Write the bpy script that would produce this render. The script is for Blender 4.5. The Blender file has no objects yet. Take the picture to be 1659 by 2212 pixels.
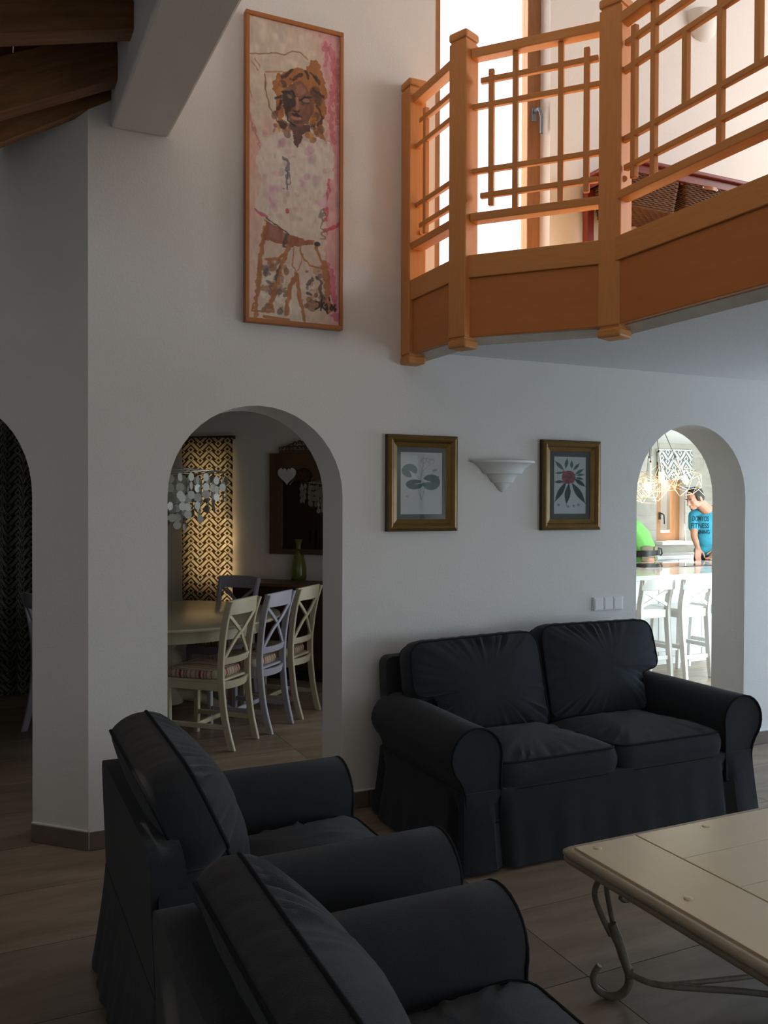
import bpy, bmesh, math, random
import numpy as np
from mathutils import Vector, Matrix, geometry
from mathutils.bvhtree import BVHTree

PI = math.pi
SC = bpy.context.scene
COL = SC.collection

# ------------------------------------------------------------------ camera
cam_d = bpy.data.cameras.new('camera')
cam = bpy.data.objects.new('camera', cam_d)
COL.objects.link(cam)
cam_d.sensor_fit = 'VERTICAL'
cam_d.sensor_height = 36.0
cam_d.lens = 1887.4 / 2212 * 36.0
cam_d.clip_start = 0.02
_pitch, _yaw, _roll = 0.012511, 0.438582, 0.0034135
_F = Vector((math.sin(_yaw) * math.cos(_pitch), math.cos(_yaw) * math.cos(_pitch), -math.sin(_pitch)))
_R = Vector((math.cos(_yaw), -math.sin(_yaw), 0))
_U = _R.cross(_F)
_R2 = _R * math.cos(_roll) + _U * math.sin(_roll)
_U2 = _U * math.cos(_roll) - _R * math.sin(_roll)
cam.matrix_world = Matrix(((_R2.x, _U2.x, -_F.x, 0), (_R2.y, _U2.y, -_F.y, -4.166), (_R2.z, _U2.z, -_F.z, 1.6), (0, 0, 0, 1)))
SC.camera = cam

# ------------------------------------------------------------------ world, sun, window light, exposure
world = bpy.data.worlds.new('world')
SC.world = world
world.use_nodes = True
wn = world.node_tree.nodes
wn.clear()
w_out = wn.new('ShaderNodeOutputWorld')
w_bg = wn.new('ShaderNodeBackground')
w_sky = wn.new('ShaderNodeTexSky')
w_sky.sky_type = 'NISHITA'
w_sky.sun_disc = False
w_sky.sun_elevation = math.radians(62)
w_sky.sun_rotation = math.radians(10)
w_sky.air_density = 1.0
w_sky.dust_density = 3.0
w_bg.inputs['Strength'].default_value = 0.55
world.node_tree.links.new(w_sky.outputs[0], w_bg.inputs['Color'])
world.node_tree.links.new(w_bg.outputs[0], w_out.inputs[0])


def sun_lamp(energy, direction, angle=0.6):
    d = bpy.data.lights.new('sun', 'SUN')
    d.energy = energy
    d.angle = math.radians(angle)
    d.color = (1.0, 0.93, 0.82)
    o = bpy.data.objects.new('sun', d)
    o.rotation_euler = Vector(direction).to_track_quat('-Z', 'Y').to_euler()
    o.location = (6, 8, 9)
    COL.objects.link(o)


def area_lamp(name, loc, direction, sx, sy, power, color):
    d = bpy.data.lights.new(name, 'AREA')
    d.shape = 'RECTANGLE'
    d.size, d.size_y = sx, sy
    d.energy = power
    d.color = color
    o = bpy.data.objects.new(name, d)
    o.location = loc
    o.rotation_euler = Vector(direction).to_track_quat('-Z', 'Z').to_euler()
    COL.objects.link(o)
    return o


sun_lamp(48.0, (0.18, -0.50, -0.85))
# area lamps added as daylight at unseen openings, placed to suit the light
area_lamp('daylight_unseen_door_right', (6.57, -1.0, 1.15), (-1, 0, 0), 1.6, 2.0, 62, (0.58, 0.77, 1.0))
area_lamp('daylight_added_door_garden', (6.57, -5.75, 1.2), (-1, 0.40, 0.40), 1.3, 2.1, 92, (0.84, 0.95, 1.0))  # second right-hand opening, added to light the beam and main wall
area_lamp('daylight_unseen_door_back', (4.0, -6.62, 1.2), (0, 1, 0.05), 3.2, 2.0, 14, (0.92, 1.0, 0.93))  # soft fill lamp at an unseen door behind the camera
area_lamp('daylight_unseen_window_loft', (6.57, -1.9, 3.75), (-1, 0.1, -0.05), 2.4, 1.7, 180, (1.0, 0.94, 0.93))
area_lamp('dining_fill_lamp', (3.27, 1.1, 1.05), (-1, 0.15, 0.05), 1.0, 2.0, 9, (0.90, 0.95, 1.0))  # fill lamp added in the partition doorway to lighten the dining room
area_lamp('blind_glow_lamp', (2.44, 4.56, 1.25), (-0.7, -0.7, 0.0), 0.35, 0.6, 8, (1.0, 0.86, 0.60))  # extra lamp added for the sun's glow through the blind
area_lamp('daylight_unseen_kitchen_door', (10.05, 2.6, 1.25), (-1, 0, 0), 3.2, 2.1, 190, (0.88, 0.97, 1.0))
area_lamp('daylight_unseen_kitchen_front', (8.05, 0.33, 1.25), (0, 1, 0), 2.2, 2.0, 330, (0.80, 0.97, 1.0))

SC.view_settings.view_transform = 'Standard'
SC.view_settings.look = 'None'
SC.view_settings.gamma = 1.0
SC.view_settings.use_curve_mapping = False
SC.view_settings.exposure = -0.45
SC.cycles.use_denoising = True
SC.cycles.max_bounces = 8
SC.cycles.diffuse_bounces = 5
SC.cycles.glossy_bounces = 3
SC.cycles.transmission_bounces = 6
SC.cycles.caustics_reflective = False
SC.cycles.caustics_refractive = False
SC.cycles.sample_clamp_indirect = 6.0


# ------------------------------------------------------------------ helpers: materials
def s2l(c):
    return tuple(((x / 255.0) / 12.92 if x / 255.0 <= 0.04045 else ((x / 255.0 + 0.055) / 1.055) ** 2.4) for x in c)


def nodes_of(m):
    m.use_nodes = True
    return m.node_tree.nodes, m.node_tree.links, m.node_tree.nodes['Principled BSDF']


def mk(name, col, rough=0.5, metal=0.0, var=None, bump=None, coord='Object', stretch=(1, 1, 1), spec=None, sheen=0.0,
       coat=0.0, trans=0.0, ior=1.45, emit=None, rand=0.0):
    """plain procedural material: var=(scale, second colour, contrast), bump=(scale, strength)"""
    m = bpy.data.materials.new(name)
    N, L, B = nodes_of(m)
    B.inputs['Base Color'].default_value = (*col, 1)
    B.inputs['Roughness'].default_value = rough
    B.inputs['Metallic'].default_value = metal
    B.inputs['IOR'].default_value = ior
    if spec is not None:
        B.inputs['Specular IOR Level'].default_value = spec
    if sheen:
        B.inputs['Sheen Weight'].default_value = sheen
        B.inputs['Sheen Roughness'].default_value = 0.5
    if coat:
        B.inputs['Coat Weight'].default_value = coat
        B.inputs['Coat Roughness'].default_value = 0.08
    if trans:
        B.inputs['Transmission Weight'].default_value = trans
    if emit:
        B.inputs['Emission Color'].default_value = (*emit[0], 1)
        B.inputs['Emission Strength'].default_value = emit[1]
    if var or bump:
        if coord == 'tc':
            src = N.new('ShaderNodeAttribute')
            src.attribute_name = 'tc'
            so = src.outputs['Vector']
        else:
            src = N.new('ShaderNodeTexCoord')
            so = src.outputs[coord]
        mp = N.new('ShaderNodeMapping')
        mp.inputs['Scale'].default_value = stretch
        L.new(so, mp.inputs['Vector'])
        if rand:
            oi = N.new('ShaderNodeObjectInfo')
            ml = N.new('ShaderNodeMath')
            ml.operation = 'MULTIPLY'
            ml.inputs[1].default_value = 37.0
            L.new(oi.outputs['Random'], ml.inputs[0])
            cb = N.new('ShaderNodeCombineXYZ')
            for k in range(3):
                L.new(ml.outputs[0], cb.inputs[k])
            L.new(cb.outputs[0], mp.inputs['Location'])
    if var:
        nz = N.new('ShaderNodeTexNoise')
        nz.inputs['Scale'].default_value = var[0]
        nz.inputs['Detail'].default_value = 6
        nz.inputs['Roughness'].default_value = 0.6
        L.new(mp.outputs[0], nz.inputs['Vector'])
        rp = N.new('ShaderNodeValToRGB')
        c = var[2] if len(var) > 2 else 0.25
        rp.color_ramp.elements[0].position = 0.5 - c
        rp.color_ramp.elements[1].position = 0.5 + c
        rp.color_ramp.elements[0].color = (*col, 1)
        rp.color_ramp.elements[1].color = (*var[1], 1)
        L.new(nz.outputs['Fac'], rp.inputs['Fac'])
        last = rp.outputs['Color']
        if rand:
            hs = N.new('ShaderNodeHueSaturation')
            mr = N.new('ShaderNodeMapRange')
            mr.inputs['To Min'].default_value = 1 - rand
            mr.inputs['To Max'].default_value = 1 + rand
            L.new(oi.outputs['Random'], mr.inputs['Value'])
            L.new(mr.outputs[0], hs.inputs['Value'])
            L.new(last, hs.inputs['Color'])
            last = hs.outputs['Color']
        L.new(last, B.inputs['Base Color'])
    if bump:
        nb = N.new('ShaderNodeTexNoise')
        nb.inputs['Scale'].default_value = bump[0]
        nb.inputs['Detail'].default_value = 4
        L.new(mp.outputs[0], nb.inputs['Vector'])
        bp = N.new('ShaderNodeBump')
        bp.inputs['Strength'].default_value = bump[1]
        bp.inputs['Distance'].default_value = 0.01
        L.new(nb.outputs['Fac'], bp.inputs['Height'])
        L.new(bp.outputs[0], B.inputs['Normal'])
    return m


def print_mat(name, rough=0.6, coat=0.0, translucent=0.0):
    """flat print: colours from the mesh attribute 'paint'"""
    m = bpy.data.materials.new(name)
    N, L, B = nodes_of(m)
    a = N.new('ShaderNodeAttribute')
    a.attribute_name = 'paint'
    L.new(a.outputs['Color'], B.inputs['Base Color'])
    B.inputs['Roughness'].default_value = rough
    if coat:
        B.inputs['Coat Weight'].default_value = coat
        B.inputs['Coat Roughness'].default_value = 0.03
    if translucent:
        t = N.new('ShaderNodeBsdfTranslucent')
        mx = N.new('ShaderNodeMixShader')
        mx.inputs[0].default_value = translucent
        L.new(a.outputs['Color'], t.inputs['Color'])
        L.new(B.outputs[0], mx.inputs[1])
        L.new(t.outputs[0], mx.inputs[2])
        L.new(mx.outputs[0], N['Material Output'].inputs['Surface'])
    return m


def glass_mat(name, col=(1, 1, 1), rough=0.0):
    """thin window glass: mostly clear with a fresnel reflection"""
    m = bpy.data.materials.new(name)
    N, L, B = nodes_of(m)
    tr = N.new('ShaderNodeBsdfTransparent')
    tr.inputs[0].default_value = (*col, 1)
    gl = N.new('ShaderNodeBsdfGlossy')
    gl.inputs['Roughness'].default_value = rough
    fr = N.new('ShaderNodeFresnel')
    fr.inputs[0].default_value = 1.45
    ge = N.new('ShaderNodeNewGeometry')
    ff = N.new('ShaderNodeMath')
    ff.operation = 'SUBTRACT'
    ff.inputs[0].default_value = 1.0
    L.new(ge.outputs['Backfacing'], ff.inputs[1])
    mu = N.new('ShaderNodeMath')
    mu.operation = 'MULTIPLY'
    L.new(fr.outputs[0], mu.inputs[0])
    L.new(ff.outputs[0], mu.inputs[1])
    mx = N.new('ShaderNodeMixShader')
    L.new(mu.outputs[0], mx.inputs[0])
    L.new(tr.outputs[0], mx.inputs[1])
    L.new(gl.outputs[0], mx.inputs[2])
    L.new(mx.outputs[0], N['Material Output'].inputs['Surface'])
    return m


# ------------------------------------------------------------------ helpers: meshes
class MB:
    def __init__(s):
        s.v, s.f, s.t = [], [], []

    def add(s, vs, fs, ts=None):
        o = len(s.v)
        s.v += [tuple(p) for p in vs]
        s.f += [tuple(i + o for i in f) for f in fs]
        s.t += [tuple(p) for p in (ts if ts is not None else vs)]
        return s

    def box(s, c, size, rot=None):
        c = Vector(c)
        hx, hy, hz = size[0] / 2, size[1] / 2, size[2] / 2
        loc = [Vector((x * hx, y * hy, z * hz)) for z in (-1, 1) for y in (-1, 1) for x in (-1, 1)]
        order = sorted(range(3), key=lambda k: -size[k])
        off = random.random() * 9
        ts = [(p[order[0]] + off, p[order[1]] + off * 2, p[order[2]]) for p in loc]
        vs = [c + ((rot @ p) if rot is not None else p) for p in loc]
        return s.add(vs, [(0, 2, 3, 1), (4, 5, 7, 6), (0, 1, 5, 4), (2, 6, 7, 3), (0, 4, 6, 2), (1, 3, 7, 5)], ts)

    def bar(s, p0, p1, w, h, up=(0, 0, 1)):
        """box from p0 to p1, h measured along up, w across"""
        p0, p1 = Vector(p0), Vector(p1)
        d = (p1 - p0)
        ln = d.length
        d.normalize()
        u = Vector(up)
        a = u.cross(d)
        if a.length < 1e-5:
            a = Vector((1, 0, 0)).cross(d)
        a.normalize()
        u = d.cross(a)
        rot = Matrix((d, a, u)).transposed()
        return s.box((p0 + p1) / 2, (ln, w, h), rot)

    def tube(s, pts, r, n=8, closed=False, flat=1.0):
        pts = [Vector(p) for p in pts]
        m = len(pts)
        rs = r if isinstance(r, (list, tuple)) else [r] * m
        vs, ts = [], []
        prev = None
        ln = 0
        for i, p in enumerate(pts):
            if closed:
                t = pts[(i + 1) % m] - pts[i - 1]
            else:
                t = pts[min(i + 1, m - 1)] - pts[max(i - 1, 0)]
            if t.length < 1e-9:
                t = Vector((0, 0, 1))
            t.normalize()
            if prev is None:
                a = t.cross(Vector((0, 0, 1)))
                if a.length < 1e-3:
                    a = t.cross(Vector((1, 0, 0)))
            else:
                a = prev - t * prev.dot(t)
                if a.length < 1e-6:
                    a = t.orthogonal()
            a.normalize()
            prev = a
            b = t.cross(a)
            if i:
                ln += (p - pts[i - 1]).length
            for k in range(n):
                g = 2 * PI * k / n
                vs.append(p + a * (math.cos(g) * rs[i]) + b * (math.sin(g) * rs[i] * flat))
                ts.append((ln, k / n * 0.1, 0))
        fs = []
        for i in range(m if closed else m - 1):
            j = (i + 1) % m
            for k in range(n):
                l = (k + 1) % n
                fs.append((i * n + k, i * n + l, j * n + l, j * n + k))
        if not closed:
            fs.append(tuple(range(n - 1, -1, -1)))
            fs.append(tuple((m - 1) * n + k for k in range(n)))
        return s.add(vs, fs, ts)

    def lathe(s, prof, n=32, c=(0, 0, 0), a0=0.0, a1=2 * PI, cap=True):
        full = abs(a1 - a0 - 2 * PI) < 1e-6
        m = n if full else n + 1
        vs = []
        for r, z in prof:
            for k in range(m):
                g = a0 + (a1 - a0) * k / n
                vs.append((c[0] + r * math.cos(g), c[1] + r * math.sin(g), c[2] + z))
        fs = []
        for i in range(len(prof) - 1):
            for k in range(n):
                l = (k + 1) % m
                fs.append((i * m + k, i * m + l, (i + 1) * m + l, (i + 1) * m + k))
        if cap and full:
            if prof[0][0] > 1e-5:
                fs.append(tuple(range(m - 1, -1, -1)))
            if prof[-1][0] > 1e-5:
                fs.append(tuple((len(prof) - 1) * m + k for k in range(m)))
        return s.add(vs, fs)

    def prism(s, pts, fn, t0, t1):
        """closed 2-D outline extruded; fn(a, b, t) -> 3-D point"""
        n = len(pts)
        vs = [fn(a, b, t0) for a, b in pts] + [fn(a, b, t1) for a, b in pts]
        fs = [(i, (i + 1) % n, n + (i + 1) % n, n + i) for i in range(n)]
        tri = geometry.tessellate_polygon([[Vector((a, b, 0)) for a, b in pts]])
        for t in tri:
            fs.append(tuple(t))
            fs.append(tuple(n + i for i in reversed(t)))
        return s.add(vs, fs)

    def move(s, M):
        s.v = [tuple(M @ Vector(p)) for p in s.v]
        return s

    def build(s, name, mat, parent=None, smooth=None, bevel=0.0, seg=2, world=False, fixn=True, label=None):
        me = bpy.data.meshes.new(name)
        vs = s.v
        if world and parent is not None:
            o = Vector(parent.location)
            vs = [(p[0] - o.x, p[1] - o.y, p[2] - o.z) for p in vs]
        me.from_pydata(vs, [], s.f)
        at = me.attributes.new('tc', 'FLOAT_VECTOR', 'POINT')
        at.data.foreach_set('vector', np.array(s.t, dtype=np.float32).ravel())
        if fixn:
            bm = bmesh.new()
            bm.from_mesh(me)
            bmesh.ops.recalc_face_normals(bm, faces=bm.faces)
            bm.to_mesh(me)
            bm.free()
        me.update()
        if smooth:
            me.polygons.foreach_set('use_smooth', [True] * len(me.polygons))
            if smooth is not True:
                me.set_sharp_from_angle(angle=math.radians(smooth))
        me.materials.append(mat)
        ob = bpy.data.objects.new(name, me)
        COL.objects.link(ob)
        if parent is not None:
            ob.parent = parent
        if bevel:
            b = ob.modifiers.new('bevel', 'BEVEL')
            b.width = bevel
            b.segments = seg
            b.limit_method = 'ANGLE'
            b.angle_limit = math.radians(40)
        if label:
            ob['label'] = label
        return ob


def tag(o, label, cat, group=None):
    o['label'] = label
    o['category'] = cat
    if group:
        o['group'] = group
    return o


def thing(name, label, cat, loc=(0, 0, 0), rotz=0.0, group=None):
    o = bpy.data.objects.new(name, None)
    o.empty_display_size = 0.1
    COL.objects.link(o)
    o.location = loc
    o.rotation_euler = (0, 0, rotz)
    return tag(o, label, cat, group)


def structure(o):
    o['kind'] = 'structure'
    return o


def struct_root(name, loc=(0, 0, 0)):
    o = bpy.data.objects.new(name, None)
    COL.objects.link(o)
    o.location = loc
    return structure(o)


def copy_tree(root, loc, rotz, label):
    r = root.copy()
    COL.objects.link(r)
    r.location = loc
    r.rotation_euler = (0, 0, rotz)
    r['label'] = label
    for ch in list(root.children):
        c = ch.copy()
        COL.objects.link(c)
        c.parent = r
        for g in list(ch.children):
            d = g.copy()
            COL.objects.link(d)
            d.parent = c
    return r


def place(name, me, mat, parent, loc=(0, 0, 0), rot=(0, 0, 0), scale=(1, 1, 1)):
    """another object that shares a mesh"""
    ob = bpy.data.objects.new(name, me)
    COL.objects.link(ob)
    ob.parent = parent
    ob.location, ob.rotation_euler, ob.scale = loc, rot, scale
    return ob


def round_poly(pts, r, k=5):
    """round every corner of a closed polygon; r is one radius or one per corner"""
    out = []
    n = len(pts)
    for i in range(n):
        p0, p, p1 = Vector(pts[i - 1]), Vector(pts[i]), Vector(pts[(i + 1) % n])
        rr = r[i] if isinstance(r, (list, tuple)) else r
        a, b = (p0 - p), (p1 - p)
        d = min(rr, a.length * 0.49, b.length * 0.49)
        a.normalize()
        b.normalize()
        q0, q1 = p + a * d, p + b * d
        for j in range(k + 1):
            t = j / k
            out.append(tuple((1 - t) ** 2 * q0 + 2 * t * (1 - t) * p + t * t * q1))
    return out


def resample(pts, n):
    P = np.array(pts + [pts[0]], float)
    d = np.r_[0, np.cumsum(np.linalg.norm(np.diff(P, axis=0), axis=1))]
    t = np.linspace(0, d[-1], n, endpoint=False)
    return list(zip(np.interp(t, d, P[:, 0]), np.interp(t, d, P[:, 1])))


def bez(p0, p1, p2, p3, n=10):
    p0, p1, p2, p3 = map(Vector, (p0, p1, p2, p3))
    return [(1 - t) ** 3 * p0 + 3 * t * (1 - t) ** 2 * p1 + 3 * t * t * (1 - t) * p2 + t ** 3 * p3 for t in [i / n for i in range(n + 1)]]


def spline(pts, n=8):
    P = [Vector(p) for p in pts]
    out = []
    for i in range(len(P) - 1):
        a, b = P[max(i - 1, 0)], P[min(i + 2, len(P) - 1)]
        p, q = P[i], P[i + 1]
        for j in range(n):
            t = j / n
            out.append(0.5 * ((2 * p) + (q - a) * t + (2 * a - 5 * p + 4 * q - b) * t * t + (3 * p - a - 3 * q + b) * t ** 3))
    out.append(P[-1])
    return out


class Ras:
    """small painter: colours in 0..255, kept as a colour per grid vertex of a flat mesh"""

    def __init__(s, w, h, col, seed=1):
        s.w, s.h = w, h
        s.rng = np.random.default_rng(seed)
        s.im = np.ones((h, w, 3)) * np.array(col, float)
        s.X, s.Y = np.meshgrid((np.arange(w) + 0.5) / w, (np.arange(h) + 0.5) / h)
        s.asp = h / w

    def noise(s, nx, ny):
        g = s.rng.random((ny + 2, nx + 2))
        x, y = s.X * nx, s.Y * ny
        i, j = x.astype(int), y.astype(int)
        fx, fy = x - i, y - j
        fx, fy = fx * fx * (3 - 2 * fx), fy * fy * (3 - 2 * fy)
        return (g[j, i] * (1 - fx) + g[j, i + 1] * fx) * (1 - fy) + (g[j + 1, i] * (1 - fx) + g[j + 1, i + 1] * fx) * fy

    def blend(s, m, col):
        m = np.clip(m, 0, 1)[..., None]
        s.im = s.im * (1 - m) + np.array(col, float) * m

    def poly(s, pts, col, a=1.0, rag=0.0):
        X, Y = s.X, s.Y
        if rag:
            X = X + (s.noise(26, int(26 * s.asp)) - 0.5) * rag
            Y = Y + (s.noise(26, int(26 * s.asp)) - 0.5) * rag / s.asp
        ins = np.zeros(X.shape, bool)
        n = len(pts)
        for i in range(n):
            x0, y0 = pts[i]
            x1, y1 = pts[(i + 1) % n]
            if y0 == y1:
                continue
            c = ((Y >= min(y0, y1)) & (Y < max(y0, y1)) & (X < x0 + (Y - y0) * (x1 - x0) / (y1 - y0)))
            ins ^= c
        s.blend(ins * a, col)

    def stroke(s, pts, wd, col, a=1.0, rag=0.0):
        """wd as a share of the width"""
        X, Y = s.X, s.Y
        if rag:
            X = X + (s.noise(30, int(30 * s.asp)) - 0.5) * rag
        d = np.full(X.shape, 9.0)
        for (x0, y0), (x1, y1) in zip(pts[:-1], pts[1:]):
            dx, dy = x1 - x0, (y1 - y0) * s.asp
            l2 = dx * dx + dy * dy + 1e-12
            t = np.clip(((X - x0) * dx + (Y - y0) * s.asp * dy) / l2, 0, 1)
            d = np.minimum(d, np.hypot(X - x0 - t * dx, (Y - y0) * s.asp - t * dy))
        s.blend((wd / 2 - d) / (0.7 / s.w) * 1.0 * a if a == 1 else np.clip((wd / 2 - d) * s.w + 0.5, 0, 1) * a, col)

    def ell(s, cx, cy, rx, ry, col, a=1.0, rot=0.0, cut=None):
        dx, dy = s.X - cx, (s.Y - cy) * s.asp
        u = dx * math.cos(rot) + dy * math.sin(rot)
        v = -dx * math.sin(rot) + dy * math.cos(rot)
        ry = ry * s.asp
        m = np.clip((1 - np.hypot(u / rx, v / ry)) * min(rx, ry) * s.w + 0.5, 0, 1)
        if cut is not None:
            ang = np.arctan2(v, u)
            dd = (ang - cut[0] + PI) % (2 * PI) - PI
            m = m * (np.abs(dd) > cut[1])
        s.blend(m * a, col)

    def dabs(s, n, cols, lo, hi, area=(0, 0, 1, 1), a=0.5):
        for _ in range(n):
            x = area[0] + s.rng.random() * (area[2] - area[0])
            y = area[1] + s.rng.random() * (area[3] - area[1])
            r = lo + s.rng.random() * (hi - lo)
            s.ell(x, y, r, r * (0.4 + s.rng.random()) / s.asp, cols[s.rng.integers(len(cols))], a, s.rng.random() * 3)

    def sheet(s, name, mat, parent, fn, label=None):
        """mesh of w x h cells, one colour per cell; fn(u, v) -> local point, v from the top down"""
        w, h = s.w, s.h
        us = np.linspace(0, 1, w + 1)
        vs_ = np.linspace(0, 1, h + 1)
        V = [fn(u, v) for v in vs_ for u in us]
        idx = (np.arange(h)[:, None] * (w + 1) + np.arange(w)[None, :]).ravel()
        F = np.stack([idx, idx + w + 1, idx + w + 2, idx + 1], 1)
        me = bpy.data.meshes.new(name)
        me.from_pydata(V, [], F.tolist())
        lin = np.clip(s.im, 0, 255) / 255.0
        lin = np.where(lin <= 0.04045, lin / 12.92, ((lin + 0.055) / 1.055) ** 2.4)
        cl = np.ones((h * w, 4), np.float32)
        cl[:, :3] = lin.reshape(-1, 3)
        at = me.attributes.new('paint', 'FLOAT_COLOR', 'CORNER')
        at.data.foreach_set('color', np.repeat(cl, 4, axis=0).ravel())
        me.materials.append(mat)
        me.update()
        ob = bpy.data.objects.new(name, me)
        COL.objects.link(ob)
        ob.parent = parent
        if label:
            ob['label'] = label
        return ob


# ------------------------------------------------------------------ materials
PLASTER = mk('plaster_white', (0.76, 0.745, 0.72), 0.9, var=(2.5, (0.72, 0.705, 0.68), 0.3), bump=(95, 0.14))
CEILW = mk('plaster_ceiling', (0.66, 0.65, 0.63), 0.9, bump=(70, 0.15))
KWHITE = mk('white_paint', (0.82, 0.82, 0.80), 0.6)
BALW = mk('balcony_wood', (0.64, 0.285, 0.095), 0.58, spec=0.3, var=(9, (0.53, 0.215, 0.064), 0.35), coord='tc', stretch=(0.7, 9, 9), rand=0.06)
PANW = mk('fascia_wood', (0.56, 0.205, 0.058), 0.58, spec=0.3, var=(5, (0.48, 0.165, 0.044), 0.35), coord='tc', stretch=(0.8, 7, 7))
LOFTF = mk('loft_floor_wood', (0.52, 0.34, 0.17), 0.5, var=(6, (0.44, 0.27, 0.12)), stretch=(1, 8, 1))
WINW = mk('window_wood', (0.33, 0.15, 0.055), 0.4, var=(7, (0.25, 0.105, 0.038)), coord='tc', stretch=(0.8, 9, 9))
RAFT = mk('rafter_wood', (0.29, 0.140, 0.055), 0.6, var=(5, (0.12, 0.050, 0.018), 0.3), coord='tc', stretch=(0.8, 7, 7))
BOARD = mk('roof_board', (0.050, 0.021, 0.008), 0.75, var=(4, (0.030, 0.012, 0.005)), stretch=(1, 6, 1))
TILE = mk('floor_tile', (0.36, 0.28, 0.205), 0.36, var=(2.6, (0.19, 0.135, 0.09), 0.24), bump=(9, 0.05), coord='Object', stretch=(0.9, 4.5, 1), rand=0.16)
GROUT = mk('floor_grout', (0.075, 0.060, 0.050), 0.9)
SKIRT = mk('skirting_tile', (0.20, 0.155, 0.125), 0.4, var=(6, (0.13, 0.10, 0.078)), rand=0.1)
FAB = mk('charcoal_cotton', (0.0180, 0.0205, 0.0240), 0.92, var=(14, (0.0250, 0.0280, 0.0325), 0.3), bump=(420, 0.35), sheen=0.12, spec=0.25)
PIPE = mk('charcoal_piping', (0.012, 0.013, 0.0155), 0.9, spec=0.2)
GOLD = mk('gilt_wood', (0.235, 0.145, 0.040), 0.36, metal=0.55, var=(11, (0.16, 0.085, 0.022), 0.3), bump=(60, 0.1))
DARKF = mk('dark_gilt_edge', (0.040, 0.020, 0.010), 0.5)
MAT_G = mk('passepartout_grey', (0.060, 0.070, 0.072), 0.85)
PICF = mk('painting_frame_wood', (0.42, 0.160, 0.052), 0.5, var=(8, (0.34, 0.115, 0.036)), coord='tc', stretch=(0.8, 9, 9))
SCONCE = mk('white_ceramic', (0.74, 0.74, 0.73), 0.6)
SWITCH = mk('white_plastic', (0.80, 0.80, 0.79), 0.3)
CREAM = mk('cream_paint', (0.52, 0.47, 0.34), 0.4, var=(6, (0.46, 0.41, 0.29)))
LAV = mk('lavender_paint', (0.40, 0.39, 0.465), 0.4, var=(6, (0.36, 0.35, 0.42)))
TTOP = mk('cream_lacquer', (0.56, 0.50, 0.36), 0.22, var=(5, (0.52, 0.455, 0.32)), coat=0.2)
CTOP = mk('coffee_table_plank', (0.70, 0.57, 0.38), 0.33, var=(3, (0.65, 0.525, 0.345)), coord='tc', stretch=(0.7, 5, 5), coat=0.15)
CRIM = mk('coffee_table_rim', (0.42, 0.35, 0.25), 0.45, var=(20, (0.33, 0.27, 0.19)))
IRON = mk('cream_painted_iron', (0.27, 0.225, 0.165), 0.55, var=(25, (0.14, 0.11, 0.08), 0.25), bump=(60, 0.3))
DWOOD = mk('dark_walnut', (0.060, 0.028, 0.015), 0.4, var=(6, (0.035, 0.016, 0.009)), coord='tc', stretch=(0.8, 8, 8))
MWOOD = mk('mirror_frame_wood', (0.145, 0.072, 0.034), 0.5, var=(7, (0.10, 0.048, 0.022)), coord='tc', stretch=(0.8, 8, 8))
REDW = mk('red_mahogany', (0.190, 0.030, 0.018), 0.35, var=(6, (0.13, 0.019, 0.012)), coord='tc', stretch=(0.8, 8, 8))
MIRROR = mk('mirror_glass', (0.75, 0.77, 0.76), 0.02, metal=1.0)
GGLASS = mk('green_glass', (0.22, 0.27, 0.03), 0.08, trans=0.25, coat=0.6)
CAPIZ = mk('capiz_shell', (0.60, 0.60, 0.55), 0.3, var=(30, (0.48, 0.47, 0.42)))
STEEL = mk('brushed_steel', (0.55, 0.54, 0.52), 0.3, metal=1.0)
CHROME = mk('chrome', (0.8, 0.8, 0.8), 0.12, metal=1.0)
CAGE = mk('pale_brass_wire', (0.80, 0.70, 0.52), 0.35, metal=0.6)
BLACK = mk('black_plastic', (0.012, 0.012, 0.013), 0.45)
BLUEGREY = mk('window_handle_metal', (0.20, 0.24, 0.30), 0.35, metal=0.7)
BULB = mk('lit_filament_bulb', (1.0, 0.7, 0.35), 0.3, emit=((1.0, 0.52, 0.15), 5.5))
QUARTZ = mk('white_quartz', (0.80, 0.80, 0.79), 0.07, coat=0.3)
CABW = mk('white_cabinet', (0.80, 0.81, 0.81), 0.25)
STOOLW = mk('white_stool_paint', (0.82, 0.82, 0.81), 0.35)
HOB = mk('black_hob_glass', (0.012, 0.010, 0.010), 0.03, coat=0.5)
KTILE = mk('pale_wood_look_tile', (0.36, 0.335, 0.28), 0.45, var=(2.4, (0.24, 0.22, 0.18), 0.3), stretch=(1, 1, 4), rand=0.08)
GLASS = glass_mat('window_glass')
PGLASS = glass_mat('picture_glass')
LEATHER = mk('tan_leather', (0.40, 0.20, 0.10), 0.5)
SKIN = mk('skin', (0.52, 0.255, 0.17), 0.5, var=(18, (0.46, 0.20, 0.13)))
HAIR = mk('dark_brown_hair', (0.020, 0.014, 0.010), 0.6, bump=(160, 0.6))
TEE = mk('turquoise_cotton', (0.045, 0.33, 0.47), 0.85, var=(9, (0.037, 0.28, 0.41)), bump=(20, 0.35))
NAVY = mk('navy_print', (0.010, 0.040, 0.085), 0.8)
JEANS = mk('navy_trousers', (0.012, 0.014, 0.025), 0.85)
GREEN = mk('bright_green_cotton', (0.17, 0.46, 0.12), 0.85, var=(7, (0.145, 0.41, 0.10)), bump=(14, 0.35))
BELTG = mk('grey_belt_panel', (0.20, 0.17, 0.12), 0.8)
BLUEL = mk('blue_sunglass_lens', (0.03, 0.13, 0.36), 0.1, coat=0.5)
CLOTHW = mk('white_cloth', (0.75, 0.73, 0.66), 0.9)
PAINT = print_mat('oil_on_canvas', 0.55)
PRINT = print_mat('botanical_print', 0.8)
BLINDM = print_mat('blind_fabric', 0.9, translucent=0.26)
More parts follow.
